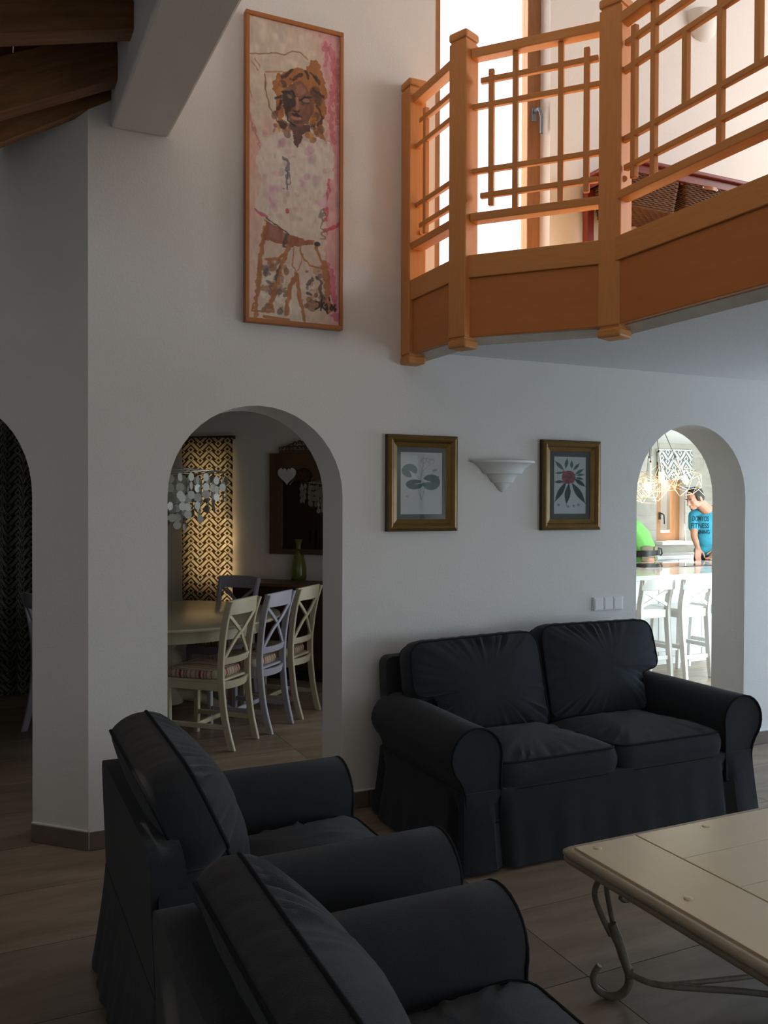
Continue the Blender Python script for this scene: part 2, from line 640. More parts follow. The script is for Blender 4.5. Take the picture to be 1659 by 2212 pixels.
CURTM = print_mat('curtain_fabric', 0.95)
CUSHM = print_mat('striped_cushion_fabric', 0.9)
HEARTM = print_mat('heart_plaque_paint', 0.6)
STRAW = print_mat('wicker_weave', 0.7)
TRIMW = mk('grey_stained_edge_board', (0.80, 0.74, 0.66), 0.7, var=(8, (0.62, 0.56, 0.49)))
EARTH = mk('garden_ground', (0.25, 0.24, 0.20), 0.9, var=(4, (0.18, 0.2, 0.12)))
ROCK = mk('rendered_column', (0.30, 0.33, 0.32), 0.9, var=(9, (0.18, 0.20, 0.19)), bump=(20, 0.6))

# ================================================================== SETTING
D45 = Vector((-0.70710678, 0.70710678, 0))
N45 = Vector((0.70710678, 0.70710678, 0))
CORNER = Vector((0.469, 0, 0))


def arch(c, r, spring, n=22):
    return [(c - r, 0.0)] + [(c - r * math.cos(PI * k / n), spring + r * math.sin(PI * k / n)) for k in range(n + 1)] + [(c + r, 0.0)]


def holed_wall(name, outer, holes, front, back, mat=PLASTER):
    """wall slab from an outline with holes; front(a, z), back(a, z) give its two faces"""
    loops = [outer] + holes
    flat = [p for l in loops for p in l]
    n = len(flat)
    mb = MB()
    vs = [front(a, b) for a, b in flat] + [back(a, b) for a, b in flat]
    fs = []
    for t in geometry.tessellate_polygon([[Vector((a, b, 0)) for a, b in l] for l in loops]):
        fs.append(tuple(t))
        fs.append(tuple(n + i for i in reversed(t)))
    o = 0
    for l in loops:
        m = len(l)
        for i in range(m):
            j = (i + 1) % m
            fs.append((o + i, o + j, n + o + j, n + o + i))
        o += m
    mb.add(vs, fs)
    return structure(mb.build(name, mat, smooth=30))


def rect(a0, a1, b0, b1):
    return [(a0, b0), (a1, b0), (a1, b1), (a0, b1)]


# main wall with two arches and the balcony door opening
m_out = [(0.469, 0.0)] + arch(1.272, 0.446, 1.622) + arch(4.107, 0.453, 1.635) + [(6.8, 0.0), (6.8, 5.3), (0.469, 5.3)]
holed_wall('wall_main', m_out, [rect(2.25, 3.0, 2.62, 4.95)],
           lambda a, b: (a, 0.0, b), lambda a, b: (0.585 if a < 0.5 else a, 0.28, b))


def left_pt(s, z, off=0.0):
    p = CORNER + D45 * s + N45 * off
    return (p.x, p.y, z)


holed_wall('wall_left', [(0.0, 0.0)] + arch(0.763, 0.446, 1.622) + [(2.926, 0.0), (2.926, 5.3), (0.0, 5.3)], [],
           lambda s, z: left_pt(s, z), lambda s, z: left_pt(max(s, 0.116), z, 0.28))


def panel(name, p0, p1, z0, z1, thick, holes=(), mat=PLASTER):
    """straight wall from p0 to p1; thick goes to the right-hand side seen along p0->p1"""
    p0, p1 = Vector((*p0, 0)), Vector((*p1, 0))
    d = p1 - p0
    ln = d.length
    d.normalize()
    nrm = Vector((d.y, -d.x, 0))

    def f(off):
        def g(a, b):
            p = p0 + d * a + nrm * off
            return (p.x, p.y, b)
        return g
    return holed_wall(name, rect(0, ln, z0, z1), [rect(*h) for h in holes], f(0.0), f(thick), mat)


panel('wall_west', (-1.6, 3.75), (-1.6, -6.6), 0, 5.3, 0.2)
panel('wall_back', (-1.6, -6.6), (6.6, -6.6), 0, 5.3, 0.2, [(3.95, 7.25, 0.05, 2.25)])
panel('wall_right', (6.6, -6.6), (6.6, 0.0), 0, 5.3, 0.2, [(0.15, 1.55, 0.06, 2.3), (4.75, 6.45, 0.06, 2.2), (3.4, 6.0, 2.95, 4.6)])  # unseen door and window holes, placed to suit the light
panel('wall_dining_back', (-1.6, 3.75), (0.8, 3.75), 0, 2.55, -0.15)
panel('wall_dining_side', (0.8, 3.75), (0.8, 5.497), 0, 2.55, -0.15)
panel('wall_dining_window', (0.8, 5.497), (3.3, 2.997), 0, 2.55, -0.12, [(1.585, 2.040, 0.80, 2.08)])
panel('wall_partition', (3.3, 2.997), (3.3, 0.28), 0, 2.55, -0.12, [(1.35, 2.45, 0.01, 2.1)])  # doorway hole added to let kitchen light into the dining room
panel('wall_kitchen_left', (3.42, 2.95), (3.42, 4.985), 0, 2.55, -0.1)
panel('wall_kitchen_right', (10.1, 5.0), (10.1, 0.28), 0, 2.55, -0.15, [(0.7, 4.0, 0.05, 2.3)])
panel('wall_kitchen_front', (6.8, 0.28), (10.1, 0.28), 0, 2.55, 0.2, [(0.0 + 0.1, 2.4, 0.1, 2.3)])
kb = panel('wall_kitchen_rear', (3.42, 4.985), (10.1, 4.985), 0, 2.55, -0.17, [(4.94, 5.452, 1.07, 2.15)])
# wood-look tiles on the kitchen rear wall, one by one where the arch shows them
TW, TH = 1.2, 0.2
kt = MB().box((0, 0, 0), (TW - 0.004, 0.012, TH - 0.004)).build('tile', KTILE, kb, bevel=0.0015, seg=1)
kt_me = kt.data
bpy.data.objects.remove(kt)
for row in range(12):
    z = 0.02 + TH * row + TH / 2
    if z > 2.39:
        continue
    off = (row % 3) * 0.4
    for k in range(-1, 4):
        x = 7.0 + off + TW * k * 1.0
        a, b = x - TW / 2, x + TW / 2
        for lo, hi in ((6.2, 8.36), (8.872, 10.0)) if 1.0 < z < 2.15 else ((6.2, 10.0),):
            c, d = max(a, lo), min(b, hi)
            if d - c > 0.05:
                t = place('tile', kt_me, KTILE, kb, ((c + d) / 2, 4.979, z), (0, 0, 0), ((d - c) / TW, 1, 1))

# ceilings and roofs
def slab(name, pts, z0, z1, mat=CEILW):
    return structure(MB().prism(pts, lambda a, b, t: (a, b, t), z0, z1).build(name, mat))


slab('ceiling_high', rect(-1.8, 6.8, -6.8, 0.28), 5.3, 5.45)
slab('ceiling_dining', [(-1.75, 3.9), (0.65, 3.9), (0.65, 5.65), (3.42, 3.0), (3.42, 0.28), (0.585, 0.28), (-1.75, 2.6)], 2.55, 2.70)
slab('ceiling_kitchen', rect(3.42, 10.25, 0.28, 5.2), 2.40, 2.55)
LOFT = [(2.10, -0.001), (2.10, -0.585), (2.572, -1.085), (2.572, -4.2), (6.6, -4.2), (6.6, -0.001)]
slab('ceiling_loft', LOFT, 2.40, 2.575)
slab('floor_loft', LOFT, 2.575, 2.62, LOFTF)
structure(MB().box((0.70, -3.3, 4.30), (0.262, 6.6, 2.0)).build('beam', PLASTER, bevel=0.012))

# edge board under the rim of the loft
inner = [(2.19, -0.002), (2.19, -0.55), (2.655, -1.045), (2.655, -4.2)]
outer = [(2.115, -0.002), (2.115, -0.58), (2.580, -1.075), (2.580, -4.2)]
vs = []
for (a, b), (c, d) in zip(outer, inner):
    vs += [(a, b, 2.372), (c, d, 2.348), (c, d, 2.41), (a, b, 2.41)]
fs = []
for i in range(3):
    for k in range(4):
        l = (k + 1) % 4
        fs.append((i * 4 + k, i * 4 + l, i * 4 + 4 + l, i * 4 + 4 + k))
fs += [(0, 1, 2, 3), (15, 14, 13, 12)]
structure(MB().add(vs, fs).build('trim_1', TRIMW))

# open rafters and roof boards over the left bay
roof = struct_root('ceiling_rafters', (0.57, 0, 3.44))
def rslope(y):
    return max(0.06, 0.585 + 0.535 * y)


for y in (-1.92, -1.49, -1.06, -0.59, -0.165, 0.028):
    s = rslope(y)
    MB().bar((0.569, y, 3.44 + 0.105), (-1.55, y, 3.44 + 0.105 - s * 2.119), 0.10 if y < 0 else 0.06, 0.21).build('rafter', RAFT, roof, bevel=0.006, world=True)
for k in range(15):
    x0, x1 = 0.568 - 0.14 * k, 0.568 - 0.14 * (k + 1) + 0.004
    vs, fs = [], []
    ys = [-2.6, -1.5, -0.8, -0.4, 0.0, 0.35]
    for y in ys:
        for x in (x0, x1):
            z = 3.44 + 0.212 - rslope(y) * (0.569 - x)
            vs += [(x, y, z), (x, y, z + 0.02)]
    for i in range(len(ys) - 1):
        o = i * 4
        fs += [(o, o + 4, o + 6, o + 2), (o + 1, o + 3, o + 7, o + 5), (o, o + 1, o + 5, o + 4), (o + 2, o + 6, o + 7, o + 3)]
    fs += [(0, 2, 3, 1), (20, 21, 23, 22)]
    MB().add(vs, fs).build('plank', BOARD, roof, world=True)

# floor: grout bed and single tiles
fl = structure(MB().box((4.25, -0.75, -0.06), (12.1, 12.2, 0.109)).build('floor', GROUT))
tile_me = None
TX, TY = 0.9875, 0.4938
for i in range(-3, 9):
    for j in range(-6, 11):
        cx, cy = 1.87 + TX * (i + 0.5), -0.33 + TY * (j + 0.5)
        if cx < -1.0 or (cy > 3.6 and cx < 4) or (cy < -1.4 and cx > 6) or (cy > 3.2 and 2.8 < cx < 3.4):
            continue
        if tile_me is None:
            t = MB().box((0, 0, -0.004), (TX - 0.0035, TY - 0.0035, 0.008)).build('tile', TILE, fl, bevel=0.0012, seg=1)
            tile_me = t.data
            bpy.data.objects.remove(t)
        t = place('tile', tile_me, TILE, fl, (cx, cy, 0.0))
        t.rotation_euler = (0, 0, random.Random(i * 50 + j).choice((0, PI)))

# skirting tiles
def skirting(name, p0, p1, nrm, cuts):
    root = struct_root(name, p0)
    d = (Vector(p1) - Vector(p0))
    ln = d.length
    d.normalize()
    ang = math.atan2(d.y, d.x)
    cs = [0.0] + cuts + [ln]
    for a, b in zip(cs[:-1], cs[1:]):
        c = d * ((a + b) / 2) + Vector(nrm) * 0.006
        MB().box((c.x, c.y, 0.043), (b - a - 0.002, 0.012, 0.084), Matrix.Rotation(ang, 3, 'Z')).build('skirting_tile', SKIRT, root, bevel=0.002, seg=1)
    c = d * (ln / 2) + Vector(nrm) * 0.004
    MB().box((c.x, c.y, 0.0885), (ln, 0.008, 0.006), Matrix.Rotation(ang, 3, 'Z')).build('grout_bead', KWHITE, root)
    return root


skirting('baseboard_main', (0.474, -0.0005, 0), (0.826, -0.0005, 0), (0, -1, 0), [])
skirting('baseboard_centre', (1.718, -0.0005, 0), (3.654, -0.0005, 0), (0, -1, 0), [0.152, 1.139])
skirting('baseboard_right', (4.56, -0.0005, 0), (6.59, -0.0005, 0), (0, -1, 0), [0.27, 1.26])
q = left_pt(0.317, 0)
skirting('baseboard_left', (0.469, -0.0007, 0), q, (-0.7071, -0.7071, 0), [])

# balcony door in the loft
w1 = struct_root('window_1', (2.62, 0.1, 2.62))
MB().box((2.292, 0.13, 3.785), (0.085, 0.07, 2.33)).build('jamb', WINW, w1, bevel=0.005, world=True)
MB().box((2.955, 0.13, 3.785), (0.088, 0.07, 2.33)).build('door_stile', WINW, w1, bevel=0.006, world=True)
MB().box((2.623, 0.13, 4.91), (0.58, 0.07, 0.08)).build('head_rail', WINW, w1, bevel=0.005, world=True)
MB().box((2.623, 0.13, 2.67), (0.58, 0.07, 0.10)).build('bottom_rail', WINW, w1, bevel=0.005, world=True)
MB().box((2.623, 0.135, 3.80), (0.575, 0.008, 2.16)).build('pane', GLASS, w1, world=True)
hd = MB().box((2.950, 0.090, 3.845), (0.034, 0.012, 0.075)).build('handle', BLUEGREY, w1, bevel=0.004, world=True, label='metal lever handle')
hm = MB().tube([(0.0, -0.01, 0.02), (0.0, -0.045, 0.02), (0.002, -0.055, 0.005), (0.012, -0.058, -0.03), (0.012, -0.058, -0.125)], 0.0095, 10).move(Matrix.Translation((0.33, -0.01, 1.225)))
hm.build('lever', BLUEGREY, hd, smooth=50)

# kitchen window
w3 = struct_root('window_3', (8.6, 5.1, 1.07))
Yk = 5.11
MB().box((8.385 + 0.075, Yk, 1.61), (0.15, 0.06, 1.08)).build('frame_left', WINW, w3, bevel=0.005, world=True)
MB().box((8.812, Yk, 1.61), (0.12, 0.06, 1.08)).build('frame_right', WINW, w3, bevel=0.005, world=True)
MB().box((8.64, Yk, 1.125), (0.23, 0.06, 0.11)).build('frame_bottom', WINW, w3, bevel=0.005, world=True)
MB().box((8.64, Yk, 2.11), (0.23, 0.06, 0.08)).build('frame_top', WINW, w3, bevel=0.005, world=True)
MB().box((8.64, Yk + 0.01, 1.62), (0.23, 0.006, 0.9)).build('pane', GLASS, w3, world=True)
kh = MB().box((8.512, 5.072, 1.41), (0.03, 0.018, 0.10)).build('handle', BLACK, w3, bevel=0.004, world=True)
MB().tube([(0, 0, 0.03), (0, -0.04, 0.03), (0.02, -0.05, 0.01), (0.03, -0.05, -0.11)], 0.009, 8).move(Matrix.Translation((8.512 - 8.6, 5.066 - 5.1, 1.41 - 1.07))).build('lever', BLACK, kh, smooth=50)
MB().box((8.63, 4.95, 1.045), (0.60, 0.26, 0.045)).build('sill', KWHITE, w3, bevel=0.004, world=True)
MB().tube([(8.86, 4.955, 2.1), (8.862, 4.95, 1.25), (8.858, 4.94, 1.10), (8.80, 4.85, 1.02), (8.76, 4.84, 1.05), (8.755, 4.86, 1.30)], 0.003, 5).build('blind_cord', KWHITE, w3, smooth=True, world=True)

# dining window behind the patterned blind
w2 = struct_root('window_2', (2.08, 4.21, 0.8))
def dpt(s, off, z):
    p = Vector((0.8, 5.497, 0)) - D45 * s + N45 * off
    return (p.x, p.y, z)


R45 = Matrix.Rotation(-PI / 4, 3, 'Z')
for s, wd in ((1.605, 0.04), (2.02, 0.04)):
    MB().box(dpt(s, 0.07, 1.44), (wd, 0.05, 1.28), R45).build('jamb', WINW, w2, world=True)
for z in (0.825, 2.055):
    MB().box(dpt(1.8125, 0.07, z), (0.375, 0.05, 0.05), R45).build('rail', WINW, w2, world=True)
MB().box(dpt(1.8125, 0.07, 1.44), (0.375, 0.006, 1.18), R45).build('pane', GLASS, w2, world=True)

# outside: ground and a rendered garden column seen through the kitchen window
structure(MB().box((6, 22, -0.3), (80, 34, 0.2)).build('ground', EARTH))

# ================================================================== BALCONY
bal = thing('balcony_railing', 'orange wooden loft railing with lattice panels and a deep fascia above the sofa', 'railing', (2.56, -1.1, 2.372))
PB1, PB2, PB3, PB4 = Vector((2.098, -0.045, 0)), Vector((2.098, -0.565, 0)), Vector((2.560, -1.095, 0)), Vector((2.560, -3.35, 0))


def post(c, rot, z0=2.31, z1=3.80, w=0.10):
    R = Matrix.Rotation(rot, 3, 'Z')
    p = MB().box((c.x, c.y, (z0 + 0.06 + z1 - 0.05) / 2), (w, w, z1 - z0 - 0.11), R).build('post', BALW, bal, bevel=0.006, world=True)

    def sub(name, z, h, k, bev):
        m = MB().box((c.x - bal.location.x, c.y - bal.location.y, z - bal.location.z), (w * k, w * k, h), R).build(name, BALW, p, bevel=bev)
        return m
    sub('cap_neck', z1 - 0.045, 0.012, 0.86, 0.001)
    sub('cap', z1 - 0.020, 0.040, 1.05, 0.010)
    sub('foot_neck', z0 + 0.055, 0.012, 0.86, 0.001)
    sub('foot', z0 + 0.030, 0.040, 1.05, 0.010)
    return p


p1 = post(PB1, 0)
p2 = post(PB2, PI / 8)
p3 = post(PB3, PI / 8, w=0.108)
p4 = post(PB4, 0)
for p, c, d in ((p1, PB1, (0.0, 1.0)), (p2, PB2, (0.69, -0.72)), (p3, PB3, (0.0, -1.0))):
    v = Vector((d[0], d[1], 0))
    s = Vector((-d[1], d[0], 0))
    if s.x > 0:
        s = -s
    base = c - bal.location
    a = Vector((base.x, base.y, 0)) + s * 0.047 + v * 0.022 + Vector((0, 0, 0.63))
    if c is PB3:
        a = Vector((base.x, base.y, 0.63)) + Vector((0.052 * math.cos(-5 * PI / 8), 0.052 * math.sin(-5 * PI / 8), 0)) + Vector((0.02, -0.008, 0))
        s = Vector((math.cos(-5 * PI / 8), math.sin(-5 * PI / 8), 0))
    if c is PB1:
        a = Vector((base.x + 0.02, base.y - 0.049, 0.63))
        s = Vector((0, -1, 0))
    MB().tube([a, a + s * 0.010], 0.013, 14).build('peg', BALW, p, smooth=40)


def rail_section(a, b, lattice_v, bars, mid=None):
    d = b - a
    ln = d.length
    d.normalize()
    out = Vector((d.y, -d.x, 0))          # towards the room
    if out.x > 0 or (abs(out.x) < 1e-6 and out.y > 0):
        out = -out
    e0, e1 = 0.045, ln - 0.045

    def at(s, z, o=0.0):
        p = a + d * s + out * o
        return (p.x, p.y, z)

    def bar(name, s0, s1, z, w, h, o=0.0, mat=BALW, bev=0.004):
        MB().bar(at(s0, z, o), at(s1, z, o), w, h).build(name, mat, bal, bevel=bev, world=True)

    bar('top_rail', e0, e1, 3.692, 0.060, 0.045)
    bar('bottom_rail', e0, e1, 2.928, 0.072, 0.038)
    bar('fascia_board', e0 - 0.01, e1 + 0.01, 2.509, 0.030, 0.274, 0.012, PANW, 0.003)
    bar('fascia_cap_board', e0 - 0.01, e1 + 0.01, 2.699, 0.042, 0.106, 0.018, BALW, 0.004)
    for z, s0, s1 in bars:
        bar('lattice_bar', max(s0, e0 - 0.005), min(s1, e1 + 0.005), z, 0.026, 0.026, 0.0)
    for s, z0, z1 in lattice_v:
        MB().bar(at(s, z0), at(s, z1), 0.0265, 0.0265, up=d).build('baluster', BALW, bal, bevel=0.004, world=True)


L1 = (PB2 - PB1).length
rail_section(PB1, PB2, [(0.140, 2.972, 3.612), (L1 - 0.085, 2.972, 3.612)],
             [(3.565, 0.085, L1), (3.448, 0, L1), (3.142, 0, L1), (3.026, 0.085, L1)])
L2 = (PB3 - PB2).length
rail_section(PB2, PB3, [(0.137, 2.980, 3.612), (0.252, 2.94, 3.675), (0.462, 2.94, 3.675), (0.577, 2.980, 3.622)],
             [(3.566, 0.085, 0.628), (3.450, 0, L2), (3.149, 0, L2), (3.031, 0.085, 0.628)])
L3 = (PB4 - PB3).length
SX = [(0.122, 2.985, 3.636), (0.242, 2.94, 3.675), (0.421, 3.165, 3.470), (0.601, 2.94, 3.675), (0.778, 3.165, 3.575),
      (0.96, 2.94, 3.675), (1.14, 3.165, 3.470), (1.32, 2.94, 3.675), (1.50, 3.165, 3.47), (1.68, 2.94, 3.675), (2.0, 2.94, 3.675), (2.13, 2.985, 3.636)]
rail_section(PB3, PB4, SX, [(3.583, 0.068, 2.19), (3.470, 0, L3), (3.172, 0, L3), (3.046, 0.068, 2.19)])

# ================================================================== UPHOLSTERY
def cushion(outline, th, top, bottom, seed, n=96, rings=11, wr=0.006, freq=34, flat=2.4, puff=0.010):
    """padded cushion: outline in (x, y), domed faces, straight boxed border; returns MB and the two seam loops"""
    rg = np.random.default_rng(seed)
    P = np.array(resample(outline, n))
    c = np.array([(P[:, 0].min() + P[:, 0].max()) / 2, (P[:, 1].min() + P[:, 1].max()) / 2])
    ph = rg.random(8) * 6.28
    ang = np.linspace(0, 2 * PI, n, endpoint=False)
    w = sum(np.sin(ang * f + ph[i]) / (1 + 0.25 * i) for i, f in enumerate((freq, freq * 0.6 // 1, freq * 1.4 // 1, 7)))
    mb = MB()
    vs = []
    ts = []

    cre = [(rg.random(2) * 0.8 - 0.4, rg.random() * PI, 0.10 + 0.2 * rg.random(), (rg.random() - 0.35) * 1.0) for _ in range(14)]
    ext = np.array([np.ptp(P[:, 0]), np.ptp(P[:, 1])])

    def face(sign, dome, gath):
        base = len(vs)
        for k in range(rings + 1):
            r = 1 - (k / rings) ** 1.25 if k < rings else 0.02
            for i in range(n):
                x, y = c + (P[i] - c) * r
                d = 1 - r ** flat
                e = 1 - r
                z = dome * d + gath * wr * w[i] * (e / 0.09) * math.exp(1 - e / 0.09) * (0.55 + 0.45 * math.sin(3 * ang[i] + ph[1]))
                if gath:
                    X_, Y_ = (x - c[0]) / ext[0], (y - c[1]) / ext[1]
                    for (px_, py_), th_, ln_, am_ in cre:
                        u_ = (X_ - px_) * math.cos(th_) + (Y_ - py_) * math.sin(th_)
                        v_ = -(X_ - px_) * math.sin(th_) + (Y_ - py_) * math.cos(th_)
                        z += wr * am_ * math.exp(-(u_ / ln_) ** 2 - (v_ / 0.035) ** 2) * min(1, e * 6)
                vs.append((x, y, sign * (th / 2 + z)))
        return base

    a = face(1, top, 1.0)
    b = face(-1, bottom, 0.25)
    fs = []
    for base in (a, b):
        for k in range(rings):
            for i in range(n):
                j = (i + 1) % n
                fs.append((base + k * n + i, base + k * n + j, base + (k + 1) * n + j, base + (k + 1) * n + i))
        fs.append(tuple(base + rings * n + i for i in range(n)))
    # boxed border, puffed and creased
    NB = 6
    mid = len(vs)
    for q in range(1, NB):
        t = q / NB
        for i in range(n):
            nx, ny = P[(i + 1) % n] - P[i - 1]
            l = math.hypot(nx, ny) + 1e-9
            o = (puff + 0.25 * wr * math.sin(ang[i] * freq * 0.8 + 5.0 * t + ph[2]) * math.sin(ang[i] * 9 + ph[3])) * math.sin(PI * t)
            vs.append((P[i][0] + ny / l * o, P[i][1] - nx / l * o, th / 2 - th * t))
    for i in range(n):
        j = (i + 1) % n
        fs.append((a + i, mid + i, mid + j, a + j))
        for q in range(NB - 2):
            o_ = mid + q * n
            fs.append((o_ + i, o_ + n + i, o_ + n + j, o_ + j))
        o_ = mid + (NB - 2) * n
        fs.append((o_ + i, b + i, b + j, o_ + j))
    mb.add(vs, fs)
    up = [Vector((P[i][0], P[i][1], th / 2)) for i in range(n)]
    dn = [Vector((P[i][0], P[i][1], -th / 2)) for i in range(n)]
    return mb, up, dn


def ccw(pts):
    a = sum(p[0] * q[1] - q[0] * p[1] for p, q in zip(pts, pts[1:] + pts[:1]))
    return pts if a > 0 else pts[::-1]


def upholstered(name, label, cat, W, seats, loc, rotz, seed, group=None, lean=15, clen=0.49, cth=0.135, cy=0.175, ftop=0.80, rake=0.11, crad=0.085, dome=0.062, cz=0.425):
    root = thing(name, label, cat, loc, rotz, group)
    H = W / 2
    acx = H - 0.135                     # centre of an arm roll
    for sg in (-1, 1):
        prof = [(-0.118, 0.20), (-0.121, 0.36), (-0.124, 0.47)]
        for k in range(17):
            g = math.radians(185 - 232 * k / 16)
            prof.append((0.128 * math.cos(g), 0.497 + 0.128 * math.sin(g)))
        prof += [(0.070, 0.370), (0.060, 0.335), (0.055, 0.20)]
        prof = [(sg * (acx + a), b) for a, b in prof]
        prof = ccw(prof)
        mb = MB()
        ys = [-0.428, -0.436, -0.425, -0.3, -0.1, 0.1, 0.25, 0.385, 0.404]
        sc = [0.93, 0.975, 1.0, 1.0, 0.998, 0.995, 0.99, 0.985, 0.95]
        n = len(prof)
        vs = []
        for y, k in zip(ys, sc):
            for a, b in prof:
                cx, cz = sg * acx, 0.44
                wob = 0.0025 * math.sin(y * 23 + b * 31 + seed)
                vs.append((cx + (a - cx) * k + wob, y, cz + (b - cz) * k))
        fs = []
        for i in range(len(ys) - 1):
            for k in range(n):
                l = (k + 1) % n
                fs.append((i * n + k, i * n + l, (i + 1) * n + l, (i + 1) * n + k))
        fs += [tuple(range(n)), tuple((len(ys) - 1) * n + k for k in range(n))[::-1]]
        arm = mb.add(vs, fs).build('arm', FAB, root, smooth=35)
        open_prof = [p for p in prof]
        loop = [(cxx, -0.434, czz) for cxx, czz in [(sg * acx + (a - sg * acx) * 0.985, 0.44 + (b - 0.44) * 0.985) for a, b in open_prof]]
        MB().tube(loop, 0.0052, 6, closed=True).build('piping', PIPE, arm, smooth=True)
    # skirted base
    fw, fd0, fd1 = acx + 0.075, -0.432, 0.412
    per = round_poly([(-fw, fd0), (fw, fd0), (fw, fd1), (-fw, fd1)], 0.02, 3)
    per = np.array(resample(per, 220))
    vs, fs = [], []
    zs = [0.345, 0.325, 0.26, 0.18, 0.10, 0.05, 0.014]
    rg = random.Random(seed)
    ph = [rg.random() * 6 for _ in range(3)]
    pleats = [(-acx + 0.115, fd0), (acx - 0.115, fd0), (-fw, fd0 + 0.05), (fw, fd0 + 0.05), (-fw, fd1 - 0.06), (fw, fd1 - 0.06)]
    for z in zs:
        t = (0.345 - z) / 0.33
        for i in range(220):
            p = per[i]
            q = per[(i + 1) % 220] - per[i - 1]
            q = q / (np.linalg.norm(q) + 1e-9)
            o = 0.004 + 0.045 * t ** 1.3 + 0.004 * t * math.sin(i * 0.42 + ph[0]) + 0.004 * t * math.sin(i * 0.95 + ph[1])
            for a, b in pleats:
                dd = math.hypot(p[0] - a, p[1] - b)
                if dd < 0.035 and z < 0.30:
                    o -= 0.045 * (1 - dd / 0.035)
            vs.append((p[0] + q[1] * o, p[1] - q[0] * o, z))
    for k in range(len(zs) - 1):
        for i in range(220):
            j = (i + 1) % 220
            fs.append((k * 220 + i, k * 220 + j, (k + 1) * 220 + j, (k + 1) * 220 + i))
    fs.append(tuple(range(220)))
    fs.append(tuple(6 * 220 + i for i in range(219, -1, -1)))
    MB().add(vs, fs).build('skirt', FAB, root, smooth=40)
    MB().box((0, -0.03, 0.285), (2 * acx - 0.21, 0.79, 0.07)).build('seat_deck', FAB, root, bevel=0.015, smooth=40)
    # back frame: rounded upright, slightly raked
    bw = acx + 0.055
    op = round_poly([(-bw, 0.02), (bw, 0.02), (bw, ftop), (-bw, ftop)], [0.01, 0.01, 0.06, 0.06], 6)
    bm_ = MB().prism(op, lambda a, b, t: (a, t + rake * (b - 0.3) + (0.10 * max(0, b - 0.3) if t < 0.3 else 0.0), b), 0.285, 0.412)
    bf = bm_.build('back_frame', FAB, root, bevel=0.03, seg=3, smooth=40)
    # seat cushions
    iw = 2 * (acx - 0.122)
    sw = iw / seats
    for k in range(seats):
        cx = -iw / 2 + sw * (k + 0.5)
        ol = round_poly([(-sw / 2 + 0.004, -0.295), (sw / 2 - 0.004, -0.295), (sw / 2 - 0.004, 0.32), (-sw / 2 + 0.004, 0.32)], [0.075, 0.075, 0.04, 0.04], 6)
        mb, up, dn = cushion(ol, 0.115, 0.062, 0.0, seed + 3 + k, wr=0.006, puff=0.016)
        M = Matrix.Translation((cx, -0.135, 0.378)) @ Matrix.Rotation(math.radians(-3), 4, 'X')
        cu = mb.move(M).build('seat_cushion', FAB, root, smooth=50)
        MB().tube([M @ p for p in up], 0.0052, 6, closed=True).build('top_piping', PIPE, cu, smooth=True)
        MB().tube([M @ p for p in dn], 0.0052, 6, closed=True).build('lower_piping', PIPE, cu, smooth=True)
    # back cushions with ears over the arms
    for k in range(seats):
        lo = -iw / 2 + sw * k
        hi = lo + sw
        ear_l = 0.115 if k == 0 else 0.0
        ear_r = 0.115 if k == seats - 1 else 0.0
        pts, rr = [], []
        pts += [(lo + 0.008, 0.0), (hi - 0.008, 0.0)]
        rr += [0.05, 0.05]
        if ear_r:
            pts += [(hi - 0.008, 0.205), (hi + ear_r, 0.225)]
            rr += [0.04, 0.05]
        pts += [(hi + ear_r - (0.006 if not ear_r else 0.01), clen)]
        rr += [crad]
        pts += [(lo - ear_l + (0.006 if not ear_l else 0.01), clen - 0.005)]
        rr += [crad]
        if ear_l:
            pts += [(lo - ear_l, 0.225), (lo + 0.008, 0.205)]
            rr += [0.05, 0.04]
        cx = (lo + hi) / 2
        ol = round_poly([(a - cx, b) for a, b in pts], rr, 6)
        mb, up, dn = cushion(ol, cth, dome, 0.030, seed + 11 + k, wr=0.0085, freq=38, n=150, rings=14, puff=0.016)
        M = (Matrix.Translation((cx, cy, cz - (0.030 if seats == 2 and k == 0 else 0.0))) @ Matrix.Rotation(math.radians((0.8 if k else -1.0)), 4, 'Y') @ Matrix.Rotation(math.radians(90 - lean), 4, 'X'))
        cu = mb.move(M).build('back_cushion', FAB, root, smooth=50)
        MB().tube([M @ p for p in up], 0.0055, 6, closed=True).build('front_piping', PIPE, cu, smooth=True)
        MB().tube([M @ p for p in dn], 0.0055, 6, closed=True).build('rear_piping', PIPE, cu, smooth=True)
    return root


ARM1 = dict(lean=25, clen=0.475, cth=0.125, cy=0.165, ftop=0.718, rake=0.04, crad=0.13, dome=0.105, cz=0.435)
ARM2 = dict(lean=25, clen=0.425, cth=0.105, cy=0.140, ftop=0.718, rake=0.04, crad=0.13, dome=0.105)
upholstered('loveseat', 'charcoal two-seat sofa with rolled arms and a floor-length skirt under the two gilt pictures', 'sofa', 1.83, 2,
            (2.735, -0.520, 0.002), 0, 5)
upholstered('armchair', 'charcoal armchair standing between the nearest armchair and the narrow white pier', 'armchair', 1.06, 1,
            (0.822, -1.50, 0.002), PI / 2, 23, 'charcoal armchairs', **ARM1)
upholstered('armchair', 'charcoal armchair nearest the camera, cut off by the lower edge beside the coffee table', 'armchair', 1.06, 1,
            (0.778, -2.68, 0.002), PI / 2, 41, 'charcoal armchairs', **ARM2)

